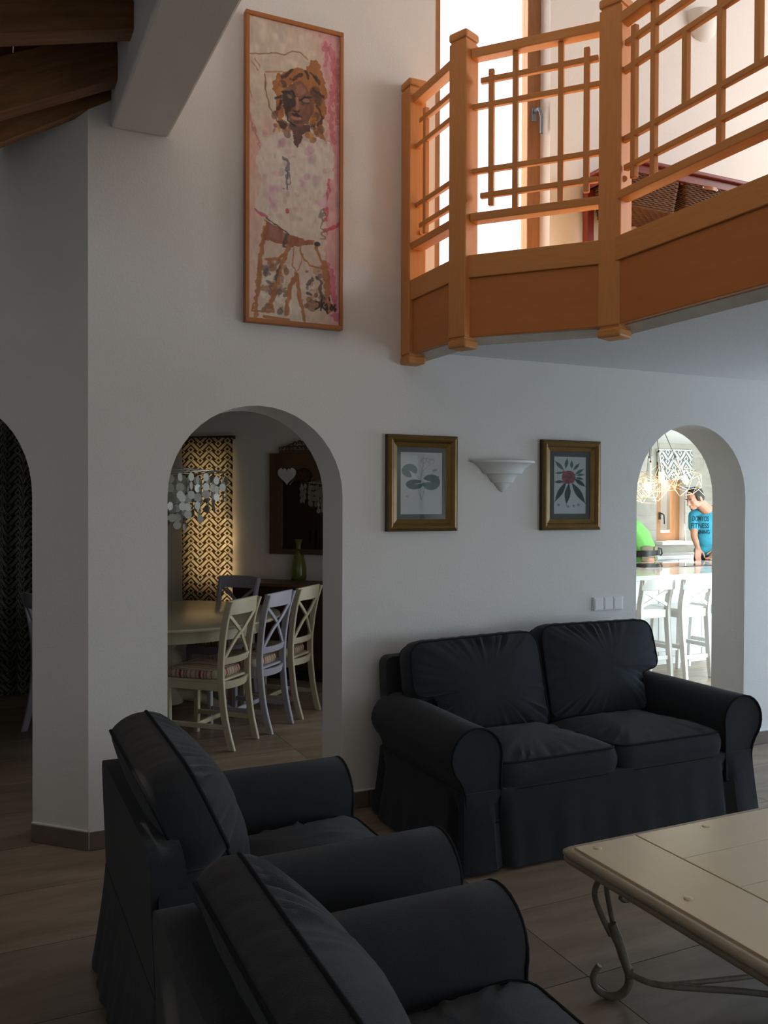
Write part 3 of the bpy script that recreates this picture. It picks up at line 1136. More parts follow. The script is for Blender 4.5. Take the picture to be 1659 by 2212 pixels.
# ================================================================== COFFEE TABLE
ct = thing('coffee_table', 'cream plank coffee table with a rounded rim and scrolled iron legs before the sofa', 'coffee table', (2.44, -2.47, 0))
tx0, tx1, ty1, ty0 = 1.800, 3.10, -1.822, -3.12
zt = 0.45
rp = [(-0.0, 0.0), (0.0, 0.0)]
vsr = []
rim_o = round_poly([(1.772, -3.148), (3.128, -3.148), (3.128, -1.796), (1.772, -1.796)], 0.03, 4)
n_r = len(rim_o)
rim_c = (2.45, -2.472)
prof = [(-0.040, 0.400), (-0.004, 0.402), (0.004, 0.412), (0.004, 0.420), (-0.002, 0.424), (0.006, 0.430), (0.006, 0.440), (-0.004, 0.4485), (-0.016, 0.4495), (-0.022, 0.447)]
mb = MB()
vs, fs = [], []
for off, z in prof:
    for a, b in rim_o:
        sx, sy = (1 if a > rim_c[0] else -1), (1 if b > rim_c[1] else -1)
        hx, hy = abs(a - rim_c[0]), abs(b - rim_c[1])
        vs.append((rim_c[0] + sx * hx * (1 + off / 0.678), rim_c[1] + sy * hy * (1 + off / 0.676), z))
for k in range(len(prof) - 1):
    for i in range(n_r):
        j = (i + 1) % n_r
        fs.append((k * n_r + i, k * n_r + j, (k + 1) * n_r + j, (k + 1) * n_r + i))
fs.append(tuple(range(n_r)))
fs.append(tuple((len(prof) - 1) * n_r + i for i in range(n_r))[::-1])
mb.add(vs, fs).build('rim', CRIM, ct, smooth=50, world=True)
planks = [(tx0, 2.058, ty0, ty1), (3.10 - 0.258, tx1, ty0, ty1)]
ys = [ty1, -2.043, -2.273, -2.49, -2.71, -2.93, ty0]
for a, b in zip(ys[:-1], ys[1:]):
    planks.append((2.061, 3.10 - 0.261, b, a))
for x0, x1, y0, y1 in planks:
    MB().box(((x0 + x1) / 2, (y0 + y1) / 2, 0.4475), (x1 - x0 - 0.003, y1 - y0 - 0.003, 0.012)).build('plank', CTOP, ct, bevel=0.0016, world=True)
for x, y in ((1.866, -1.862), (1.867, -2.267), (2.341, -1.866), (2.95, -1.866), (1.867, -2.72), (1.867, -3.07), (3.03, -2.267), (3.03, -2.72)):
    MB().lathe([(0.0135, 0.0), (0.0135, 0.0022), (0.0115, 0.0032), (0.0, 0.0034)], 18, (x, y, 0.4535)).build('wooden_plug', CTOP, ct, smooth=40, world=True)


def iron_leg(cx, cy, dx, dy):
    """scrolled leg at a corner; (dx, dy) points to the middle of the table"""
    inw = Vector((dx, dy, 0)).normalized()
    sd = Vector((-inw.y, inw.x, 0))
    c = Vector((cx, cy, 0))

    def P(a, b, z):
        return c + inw * a + sd * b + Vector((0, 0, z))
    leg = MB().tube(spline([P(0.012, 0.0, 0.245), P(0.035, 0.0, 0.19), P(0.055, 0, 0.13), P(0.068, 0, 0.095)], 6), [0.017] * 6 + [0.0155] * 6 + [0.0145] * 7, 10).build('leg', IRON, ct, smooth=50, world=True)
    loc = Vector(ct.location)
    q = lambda pts: [p - loc for p in pts]
    MB().tube(q(spline([P(0.006, 0.0, 0.402), P(-0.025, -0.006, 0.385), P(-0.040, -0.01, 0.34), P(-0.022, -0.008, 0.28), P(0.012, -0.004, 0.21)], 7)), 0.0095, 9).build('outer_rod', IRON, leg, smooth=60)
    MB().tube(q(spline([P(0.008, 0.004, 0.402), P(-0.004, 0.012, 0.36), P(0.004, 0.016, 0.30), P(0.022, 0.01, 0.22)], 7)), 0.0085, 9).build('inner_rod', IRON, leg, smooth=60)
    MB().tube(q(spline([P(0.068, 0, 0.10), P(0.066, 0, 0.055), P(0.040, 0, 0.020), P(0.0, 0, 0.0125), P(-0.035, 0, 0.032), P(-0.042, 0, 0.072), P(-0.024, 0, 0.105)], 6)), [0.0135] * 18 + [0.012] * 6 + [0.011] * 6 + [0.010] * 6 + [0.009], 9).build('scroll_foot', IRON, leg, smooth=60)
    MB().tube(q([P(0.062, 0, 0.098), P(0.078, 0, 0.094)]), 0.019, 10).build('collar', IRON, leg, smooth=50)
    return P


Pa = iron_leg(1.84, -1.945, 0.55, -0.5)
Pb = iron_leg(3.05, -1.90, -0.55, -0.5)
Pc = iron_leg(1.86, -3.05, 0.55, 0.5)
Pd = iron_leg(3.05, -3.05, -0.55, 0.5)
mid = Vector((2.45, -2.48, 0.085))
for P in (Pa, Pb, Pc, Pd):
    a = P(0.07, 0, 0.095)
    b = P(0.17, 0.0, 0.073)
    MB().tube(spline([a, b, (b * 0.5 + mid * 0.5) + Vector((0.02, 0.05, -0.012)), mid], 6), 0.0105, 8).build('stretcher', IRON, ct, smooth=60, world=True)
    MB().tube(spline([b, (b * 0.6 + mid * 0.4) + Vector((0.05, 0.10, -0.004)), (b * 0.3 + mid * 0.7) + Vector((0.12, 0.16, 0.0)), mid + Vector((0.1, 0.12, 0))], 6), 0.0085, 8).build('stretcher_branch', IRON, ct, smooth=60, world=True)
MB().tube(spline([(2.06, -1.90, 0.40), (2.085, -1.88, 0.33), (2.05, -1.86, 0.275), (1.985, -1.868, 0.258), (1.955, -1.87, 0.275)], 6), 0.008, 8).build('under_scroll', IRON, ct, smooth=60, world=True)

# ================================================================== WALL THINGS
pt = thing('framed_painting', 'tall narrow oil painting of a woman in a white blouse in a thin orange frame', 'painting', (1.44, 0.0, 3.22))
fx0, fx1, fz0, fz1 = 1.190, 1.700, 2.468, 3.970


def px_uv(x, y, z=1):
    X = 500 + x / 5.82
    Y = (0 if z == 1 else 360) + y / 5.82
    yt = 26 + 44 * (X - 539) / 196
    yb = 687 + 16 * (X - 547) / 188
    v = (Y - yt) / (yb - yt)
    xl, xr = 539 + 8 * v, 735
    return ((X - xl) / (xr - xl), v)


def A(pts, z=1):
    return [px_uv(x, y, z) for x, y in pts]


ras = Ras(150, 450, (205, 190, 170), 4)
n1, n2, n3 = ras.noise(6, 16), ras.noise(14, 40), ras.noise(40, 60)
ras.blend((n1 - 0.45) * 1.5, (196, 182, 172))
ras.blend((n2 - 0.60) * 1.8, (216, 206, 190))
ras.blend((ras.noise(5, 14) - 0.55) * 2.0, (204, 160, 152))
ras.poly(A([(1130, 380), (1380, 380), (1400, 2212), (1180, 2212), (1200, 1700), (1180, 1200), (1190, 900), (1150, 700)]), (203, 140, 146), 0.75, 0.10)
for q in ([(1250, 560), (1300, 900), (1250, 1300), (1290, 1750)], [(1200, 500), (1180, 760)], [(1330, 700), (1330, 1500)]):
    ras.stroke(A(q), 0.055, (184, 84, 98), 0.55, 0.06)
ras.poly(A([(235, 1380), (400, 1760), (480, 2212), (235, 2212)]), (206, 160, 146), 0.8, 0.06)
ras.stroke(A([(235, 1390), (340, 1700), (400, 1900), (400, 2200)]), 0.02, (176, 110, 108), 0.6, 0.05)
# trousers and lower ground (second crop)
ras.poly(A([(240, 0), (460, 0), (440, 620), (400, 1200), (330, 1900), (250, 1900)], 2), (206, 176, 160), 0.7, 0.06)
ras.poly(A([(1180, 0), (1400, 0), (1400, 1980), (1210, 1500), (1190, 900)], 2), (204, 146, 150), 0.75, 0.08)
ras.stroke(A([(1230, 40), (1200, 420), (1190, 640)], 2), 0.05, (186, 76, 92), 0.7, 0.05)
ras.stroke(A([(1170, 780), (1280, 750), (1390, 690)], 2), 0.035, (182, 62, 76), 0.8, 0.05)
ras.stroke(A([(1230, 1230), (1280, 1420), (1330, 1900)], 2), 0.07, (190, 92, 116), 0.8, 0.06)
ras.poly(A([(440, 640), (740, 850), (1080, 940), (1180, 1180), (1230, 1700), (1180, 1950), (950, 1960), (840, 1330), (720, 1930), (330, 1720), (400, 1000)], 2), (196, 176, 158), 0.8, 0.04)
ras.dabs(70, [(120, 80, 52), (214, 204, 190), (90, 78, 76), (150, 108, 84)], 0.015, 0.045, (0.14, 0.80, 0.42, 0.97), 0.65)
ras.dabs(46, [(120, 78, 48), (214, 204, 190), (84, 70, 70), (170, 122, 90)], 0.015, 0.045, (0.62, 0.80, 0.88, 0.95), 0.6)
ras.poly(A([(450, 650), (740, 850), (1070, 920), (1040, 960), (830, 995), (640, 970), (430, 900)], 2), (150, 92, 66), 0.95, 0.03)
ras.poly(A([(480, 690), (700, 850), (680, 930), (500, 880)], 2), (150, 108, 104), 0.7, 0.04)
for q, wd in (([(440, 760), (400, 1150), (360, 1650), (350, 1900)], 0.045), ([(740, 990), (660, 1200), (600, 1450), (520, 1750)], 0.05), ([(830, 1350), (760, 1500), (710, 1850)], 0.05),
              ([(840, 1360), (880, 1650), (940, 1930)], 0.045), ([(1060, 960), (1130, 1150), (1190, 1280)], 0.03), ([(880, 980), (900, 1120), (1000, 1230), (1160, 1270)], 0.018),
              ([(1180, 1200), (1220, 1500), (1240, 1800)], 0.07), ([(810, 1010), (780, 1200), (830, 1330)], 0.012), ([(880, 1020), (890, 1180), (840, 1310)], 0.012),
              ([(480, 1160), (620, 1150), (700, 1080)], 0.03), ([(340, 1720), (310, 1820), (560, 1830), (540, 1750)], 0.018), ([(450, 1890), (740, 1930)], 0.03)):
    ras.stroke(A(q, 2), wd, (158, 98, 52), 0.85, 0.03)
for q in ([(620, 1250), (590, 1420)], [(1090, 1380), (1150, 1450), (1120, 1560), (1190, 1660)], [(970, 1580), (1030, 1610)], [(980, 1480), (1040, 1390)], [(720, 840), (690, 990)]):
    ras.stroke(A(q, 2), 0.028, (80, 66, 64), 0.8, 0.04)
# blouse
ras.poly(A([(740, 1600), (620, 1620), (400, 1740), (330, 2000), (400, 2212), (1300, 2212), (1290, 1800), (1010, 1590), (880, 1660), (830, 1840)]), (208, 198, 188), 0.9, 0.05)
ras.poly(A([(420, 0), (330, 530), (500, 640), (740, 830), (1060, 930), (1160, 700), (1200, 300), (1230, 0)], 2), (206, 196, 184), 0.92, 0.05)
ras.blend((ras.noise(12, 34) - 0.62) * 2.2 * (ras.Y > 0.36) * (ras.Y < 0.66) * (np.abs(ras.X - 0.5) < 0.36), (194, 150, 170))
ras.blend((ras.noise(18, 40) - 0.66) * 2.4 * (ras.Y > 0.34) * (ras.Y < 0.66) * (np.abs(ras.X - 0.5) < 0.36), (170, 160, 150))
ras.dabs(26, [(190, 134, 158), (222, 212, 200), (150, 140, 138), (196, 150, 166)], 0.02, 0.06, (0.2, 0.38, 0.8, 0.64), 0.4)
ras.stroke(A([(690, 1960), (700, 2100), (720, 2212)]), 0.035, (96, 84, 98), 0.7, 0.08)
ras.stroke(A([(700, 40), (730, 130), (720, 250)], 2), 0.04, (92, 88, 100), 0.7, 0.10)
ras.stroke(A([(330, 530), (460, 620)], 2), 0.03, (178, 84, 108), 0.8, 0.04)
ras.stroke(A([(1170, 520), (1150, 760), (1170, 880)], 2), 0.03, (96, 92, 84), 0.6, 0.10)
ras.ell(*px_uv(1090, 955, 2), 0.035, 0.008, (36, 38, 40), 0.9)
ras.ell(*px_uv(715, 540, 2), 0.02, 0.009, (186, 66, 80), 0.9)
ras.stroke(A([(460, 630), (740, 840)], 2), 0.015, (70, 58, 58), 0.8, 0.03)
# raised arm outline and hair
ras.stroke(A([(235, 640), (400, 640), (560, 625), (660, 650), (750, 600), (850, 610), (960, 700)]), 0.013, (134, 98, 62), 0.8, 0.03)
ras.stroke(A([(430, 870), (640, 860)]), 0.012, (176, 116, 62), 0.8)
ras.stroke(A([(430, 900), (440, 1130), (500, 1350), (580, 1490)]), 0.014, (120, 84, 60), 0.8, 0.02)
for q in ([(260, 740), (340, 850)], [(240, 1060), (270, 1190)], [(300, 700), (360, 810)]):
    ras.stroke(A(q), 0.012, (150, 104, 74), 0.7, 0.02)
ras.poly(A([(510, 1080), (520, 990), (600, 900), (700, 840), (830, 815), (960, 835), (965, 700), (1110, 740), (1130, 900), (1200, 1040), (1190, 1180), (1205, 1380), (1130, 1560), (980, 1500), (1000, 1250), (900, 1000), (700, 1050), (640, 1150), (640, 1450), (690, 1540), (600, 1520), (540, 1380), (590, 1180)]), (160, 102, 54), 0.95, 0.05)
ras.poly(A([(990, 1530), (1130, 1590), (1215, 1750), (1060, 1680)]), (158, 106, 60), 0.9, 0.04)
ras.dabs(34, [(66, 44, 40), (190, 132, 76), (96, 66, 50), (140, 90, 60)], 0.02, 0.055, (0.26, 0.20, 0.46, 0.38), 0.6)
ras.dabs(40, [(70, 50, 46), (186, 128, 66), (90, 66, 54), (168, 110, 60)], 0.015, 0.05, (0.62, 0.20, 0.80, 0.38), 0.55)
for q in ([(640, 940), (760, 840)], [(760, 960), (880, 890)], [(920, 850), (960, 940)], [(1010, 880), (1060, 960)], [(1050, 920), (1110, 1010)], [(1030, 1070), (1110, 1150), (1160, 1180)], [(1090, 1290), (1150, 1450), (1100, 1540)], [(560, 1200), (640, 1170)], [(590, 1340), (640, 1240)], [(600, 1500), (680, 1530)]):
    ras.stroke(A(q), 0.03, (58, 42, 42), 0.8, 0.04)
# face, neck
ras.poly(A([(720, 1530), (760, 1520), (980, 1540), (990, 1610), (890, 1660), (880, 1740), (830, 1830), (790, 1760), (780, 1660)]), (96, 66, 62), 0.95, 0.02)
ras.poly(A([(720, 1030), (850, 970), (930, 1030), (990, 1140), (1040, 1230), (1030, 1360), (970, 1490), (880, 1560), (800, 1545), (730, 1470), (690, 1370), (640, 1250), (650, 1120)]), (126, 84, 64), 0.97, 0.015)
ras.poly(A([(800, 1040), (870, 1010), (950, 1130), (880, 1160), (830, 1180)]), (158, 110, 90), 0.7, 0.03)
ras.poly(A([(640, 1110), (720, 1110), (800, 1190), (800, 1280), (750, 1350), (700, 1400), (650, 1300)]), (62, 46, 46), 0.92, 0.03)
ras.poly(A([(860, 1210), (940, 1180), (1010, 1230), (960, 1270), (880, 1290)]), (84, 60, 54), 0.85, 0.02)
ras.ell(*px_uv(730, 1175), 0.03, 0.006, (140, 104, 84), 0.9, 0.4)
ras.ell(*px_uv(940, 1222), 0.045, 0.007, (166, 126, 104), 0.85, -0.1)
ras.stroke(A([(640, 1120), (760, 1110), (800, 1170)]), 0.022, (36, 28, 30), 0.9, 0.02)
ras.stroke(A([(860, 1220), (930, 1180), (1000, 1180)]), 0.018, (44, 32, 32), 0.9, 0.02)
ras.stroke(A([(830, 1200), (840, 1270), (820, 1330)]), 0.03, (178, 128, 104), 0.8, 0.02)
ras.poly(A([(760, 1340), (840, 1350), (870, 1340), (850, 1380), (780, 1375)]), (70, 44, 40), 0.9, 0.02)
ras.poly(A([(740, 1400), (830, 1370), (890, 1440), (840, 1440), (780, 1425)]), (52, 34, 36), 0.95, 0.02)
ras.stroke(A([(760, 1440), (830, 1458), (870, 1450)]), 0.026, (172, 128, 106), 0.9)
ras.stroke(A([(690, 1370), (720, 1480), (800, 1550)]), 0.022, (44, 36, 40), 0.85, 0.02)
ras.stroke(A([(800, 1500), (880, 1500)]), 0.03, (80, 56, 48), 0.6, 0.02)
# signature
for q in ([(1075, 1690), (1120, 1700), (1120, 1760), (1070, 1790)], [(1150, 1660), (1140, 1800)], [(1140, 1740), (1180, 1700), (1150, 1750), (1200, 1800)], [(1190, 1740), (1215, 1720), (1225, 1790), (1200, 1770), (1225, 1840)],
          [(1245, 1640), (1250, 1670)], [(1275, 1730), (1255, 1780), (1280, 1800), (1290, 1750), (1270, 1730)], [(1320, 1730), (1300, 1780), (1315, 1810), (1330, 1785), (1305, 1775)]):
    ras.stroke(A(q, 2), 0.017, (36, 32, 36), 0.95)
ras.im += ((n3 - 0.5) * 16)[..., None] + ((n2 - 0.5) * 10)[..., None]
cx0, cx1, cz0, cz1 = fx0 + 0.020 - 1.44, fx1 - 0.020 - 1.44, fz0 + 0.022 - 3.22, fz1 - 0.022 - 3.22
ras.sheet('canvas', PAINT, pt, lambda u, v: (cx0 + (cx1 - cx0) * u, -0.036, cz1 + (cz0 - cz1) * v))
for a, b in (((fx0, fz0 + 0.011), (fx1, fz0 + 0.011)), ((fx0, fz1 - 0.011), (fx1, fz1 - 0.011))):
    MB().bar((a[0], -0.024, a[1]), (b[0], -0.024, b[1]), 0.044, 0.022).build('frame_rail', PICF, pt, bevel=0.003, world=True)
for x in (fx0 + 0.010, fx1 - 0.010):
    MB().bar((x, -0.024, fz0 + 0.022), (x, -0.024, fz1 - 0.022), 0.044, 0.020, up=(1, 0, 0)).build('frame_stile', PICF, pt, bevel=0.003, world=True)
MB().box((1.445, -0.012, 3.22), (0.47, 0.02, 1.45)).build('backing', DWOOD, pt, world=True)
pt.rotation_euler = (0, math.radians(0.0), 0)


def gilt_frame(x0, x1, z0, z1, label, art, ml, mt, dep=0.034):
    root = thing('framed_print', label, 'picture', ((x0 + x1) / 2, 0, (z0 + z1) / 2), 0, 'gilt framed botanical prints')
    w, h = (x1 - x0) / 2, (z1 - z0) / 2
    prof = [(0.0, 0.0), (0.0, -dep + 0.006), (0.004, -dep), (0.010, -dep - 0.004), (0.020, -dep - 0.006), (0.030, -dep - 0.001), (0.036, -dep + 0.010), (0.040, -dep + 0.012), (0.058, -dep + 0.018), (0.062, -dep + 0.022), (0.062, 0.0)]
    for k, (a, b) in enumerate((((-w, -h), (w, -h)), ((w, -h), (w, h)), ((w, h), (-w, h)), ((-w, h), (-w, -h)))):
        a, b = Vector((a[0], 0, a[1])), Vector((b[0], 0, b[1]))
        d = (b - a).normalized()
        inn = Vector((0, 0, 0)) - (a + b) / 2
        inn -= d * inn.dot(d)
        inn.normalize()
        vs = []
        for e, sgn in ((a, 1), (b, -1)):
            for o, y in prof:
                p = e + inn * o + d * (sgn * o)
                vs.append((p.x, y, p.z))
        n = len(prof)
        fs = [(i, i + 1, n + i + 1, n + i) for i in range(n - 1)] + [(n - 1, 0, n, 2 * n - 1)]
        MB().add(vs, fs).build('frame_moulding', GOLD, root, smooth=35)
    ed = MB()
    for s in (-1, 1):
        ed.box((s * (w + 0.0012), -dep / 2 + 0.002, 0), (0.003, dep - 0.008, 2 * h + 0.004))
        ed.box((0, -dep / 2 + 0.002, s * (h + 0.0012)), (2 * w + 0.004, dep - 0.008, 0.003))
    ed.build('frame_edge', DARKF, root)
    iw, ih = w - 0.060, h - 0.060
    MB().box((0, -dep + 0.026, 0), (2 * iw, 0.003, 2 * ih)).build('passepartout', MAT_G, root)
    pw, ph = iw - ml, ih - mt
    art.sheet('print', PRINT, root, lambda u, v: (-pw + 2 * pw * u, -dep + 0.0235, ph - 2 * ph * v))
    MB().box((0, -dep + 0.021, 0), (2 * iw + 0.003, 0.0015, 2 * ih + 0.003)).build('glazing', PGLASS, root)
    return root


# water lily print
A1 = Ras(84, 150, (176, 182, 184), 7)
A1.blend((A1.noise(4, 7) - 0.5) * 0.5, (160, 168, 172))


def L1p(x, y):
    return ((x - 475) / (1135 - 475), (y - 512) / (1685 - 512))


for q in ([(790, 1060), (800, 880), (840, 720)], [(790, 1000), (830, 860), (960, 720)], [(800, 1050), (720, 950), (650, 880)], [(800, 1060), (960, 1080)], [(800, 1060), (700, 1120)], [(970, 920), (1010, 870)], [(780, 1180), (800, 1420)], [(860, 1180), (810, 1400)], [(740, 1180), (800, 1400)]):
    A1.stroke([L1p(*p) for p in q], 0.012, (120, 134, 132), 0.8)
A1.ell(*L1p(615, 860), 0.185, 0.108, (84, 112, 108), 1, 0.35, (0.55, 0.35))
A1.ell(*L1p(690, 1120), 0.20, 0.080, (56, 84, 84), 1, 0.0, (-0.35, 0.2))
A1.ell(*L1p(960, 1075), 0.215, 0.128, (62, 92, 92), 1, 0.3, (PI - 0.1, 0.25))
A1.poly([L1p(*p) for p in ((940, 930), (1080, 960), (1100, 1110), (980, 1080))], (40, 72, 72), 0.8, 0.03)
A1.poly([L1p(*p) for p in ((640, 1040), (800, 1040), (800, 1090), (660, 1110))], (40, 62, 64), 0.7, 0.03)
for (x, y, r) in ((840, 660, 0.08), (960, 680, 0.09), (900, 640, 0.05)):
    A1.ell(*L1p(x, y), r, r * 0.62, (150, 152, 160), 0.8, 0.5)
    A1.ell(*L1p(x + 8, y + 12), r * 0.5, r * 0.36, (184, 184, 190), 0.8, 0.2)
A1.ell(*L1p(1015, 845), 0.035, 0.035, (124, 134, 130), 0.9, 1.2)
A1.ell(*L1p(575, 1345), 0.035, 0.016, (140, 152, 156), 0.8, 0.5)
gilt_frame(1.962, 2.380, 1.442, 1.949, 'gilt framed print of grey-green lily pads, left of the white wall light', A1, 0.024, 0.028)

# rhododendron print
A2 = Ras(84, 160, (168, 180, 182), 8)


def L2p(x, y):
    return ((x - 1145) / (1327 - 1145), (y - 247) / (600 - 247))


G1, G2 = (30, 60, 58), (58, 92, 84)


def leaf(x0, y0, x1, y1, w, col):
    a, b = L2p(x0, y0), L2p(x1, y1)
    cx, cy = (a[0] + b[0]) / 2, (a[1] + b[1]) / 2
    ln = math.hypot(b[0] - a[0], (b[1] - a[1]) * A2.asp) / 2
    r = math.atan2((b[1] - a[1]) * A2.asp, b[0] - a[0])
    for k in np.linspace(-1, 1, 13):
        A2.ell(cx + (b[0] - a[0]) / 2 * k * 0.9, cy + (b[1] - a[1]) / 2 * k * 0.9, ln * 0.18, max(0.008, w * (1 - abs(k) ** 1.8)) / A2.asp, col, 1, r)


for c in ((1215, 400, 1150, 525, 0.085, G1), (1230, 410, 1215, 540, 0.095, G1), (1245, 405, 1325, 535, 0.10, G1), (1200, 400, 1148, 405, 0.05, G1), (1260, 380, 1325, 430, 0.07, G1),
          (1200, 330, 1150, 275, 0.06, G2), (1210, 320, 1220, 255, 0.055, G2), (1245, 320, 1245, 270, 0.05, G2), (1255, 330, 1290, 285, 0.05, G2), (1265, 355, 1315, 320, 0.05, G2),
          (1200, 345, 1152, 350, 0.04, G2), (1270, 360, 1320, 355, 0.04, G2), (1270, 375, 1315, 385, 0.035, G1)):
    leaf(*c)
A2.ell(*L2p(1228, 373), 0.215, 0.115, (116, 62, 68), 1)
A2.dabs(50, [(140, 84, 92), (92, 46, 52), (124, 70, 78)], 0.02, 0.045, (0.27, 0.26, 0.65, 0.46), 0.6)
for x, y in ((1170, 545), (1225, 555), (1258, 552), (1285, 545)):
    A2.ell(*L2p(x, y), 0.05, 0.02, (110, 116, 124), 0.8, 1.0)
gilt_frame(2.942, 3.352, 1.438, 1.953, 'gilt framed print of a red rhododendron, right of the white wall light', A2, 0.032, 0.032)


# wall lights: stepped half cones of white ceramic
def wall_light(loc, label):
    r = thing('wall_light', label, 'wall lamp', loc)
    prof = [(0.0, -0.170), (0.012, -0.166), (0.040, -0.136), (0.050, -0.120), (0.054, -0.118), (0.066, -0.116), (0.078, -0.098), (0.098, -0.072), (0.106, -0.068), (0.124, -0.066), (0.140, -0.040), (0.162, -0.020), (0.186, -0.010), (0.204, -0.006), (0.204, 0.006), (0.196, 0.008), (0.186, 0.004), (0.120, -0.05), (0.06, -0.09), (0.0, -0.10)]
    m = MB().lathe(prof, 28, (0, 0, 0), PI, 2 * PI, cap=False)
    m.v = [(x, y * 0.62, z) for x, y, z in m.v]
    m.build('shade', SCONCE, r, smooth=35)
    MB().box((0, -0.004, -0.06), (0.14, 0.008, 0.10)).build('wall_plate', SCONCE, r, bevel=0.002)
    return r


wall_light((2.684, -0.001, 1.822), 'white stepped half-cone wall light between the two gilt framed prints')
# rounded loft wall light
r = thing('wall_light', 'cream bowl wall light high on the loft wall above the baskets', 'wall lamp', (4.143, -0.001, 4.66))
m = MB().lathe([(0.0, -0.165), (0.05, -0.158), (0.092, -0.12), (0.112, -0.05), (0.116, 0.0), (0.108, 0.002), (0.10, -0.04), (0.07, -0.11), (0.0, -0.14)], 24, (0, 0, 0), PI, 2 * PI, cap=False)
m.v = [(x, y * 0.8, z) for x, y, z in m.v]
m.build('shade', SCONCE, r, smooth=40)
MB().box((0, -0.004, -0.06), (0.10, 0.008, 0.08)).build('wall_plate', SCONCE, r, bevel=0.002)

# triple switch plate
r = thing('light_switch', 'white triple switch plate on the wall above the sofa', 'light switch', (3.432, -0.001, 0.992))
MB().box((0, -0.004, 0), (0.226, 0.007, 0.082)).build('back_plate', SWITCH, r, bevel=0.003)
for k in (-1, 0, 1):
    MB().box((k * 0.072, -0.010, 0), (0.070, 0.008, 0.078)).build('module', SWITCH, r, bevel=0.006, seg=3)
    MB().box((k * 0.072, -0.0145, -0.001), (0.056, 0.004, 0.062)).build('rocker', SWITCH, r, bevel=0.0018)

# ================================================================== LOFT CONSOLE
cs = thing('basket_console', 'dark red wooden console table holding wicker baskets against the loft wall', 'console', (3.75, -0.225, 2.62))
CX0, CX1, CY0, CY1, CZ1 = 3.195, 4.38, -0.405, -0.045, 3.475
for x in (CX0 + 0.025, CX1 - 0.025):
    for y in (CY0 + 0.025, CY1 - 0.025):
        MB().box((x, y, (2.622 + CZ1 - 0.04) / 2), (0.048, 0.048, CZ1 - 0.04 - 2.622)).build('leg', REDW, cs, bevel=0.004, world=True)
MB().box(((CX0 + CX1) / 2, (CY0 + CY1) / 2, CZ1 - 0.010), (CX1 - CX0 + 0.03, CY1 - CY0 + 0.03, 0.022)).build('top', REDW, cs, bevel=0.006, world=True)
for y in (CY0 + 0.018, CY1 - 0.018):
    MB().box(((CX0 + CX1) / 2, y, CZ1 - 0.045), (CX1 - CX0 - 0.09, 0.02, 0.045)).build('apron', REDW, cs, bevel=0.003, world=True)
for x in (CX0 + 0.022, 3.632, 4.02, CX1 - 0.022):
    MB().box((x, (CY0 + CY1) / 2, CZ1 - 0.052), (0.022, CY1 - CY0 - 0.05, 0.05)).build('side_rail', REDW, cs, bevel=0.003, world=True)
    MB().box((x, (CY0 + CY1) / 2, 3.405), (0.028, CY1 - CY0 - 0.09, 0.014)).build('basket_runner', REDW, cs, world=True)
WICK = mk('wicker', (0.175, 0.085, 0.040), 0.7, var=(45, (0.085, 0.038, 0.018), 0.3), bump=(120, 0.4))


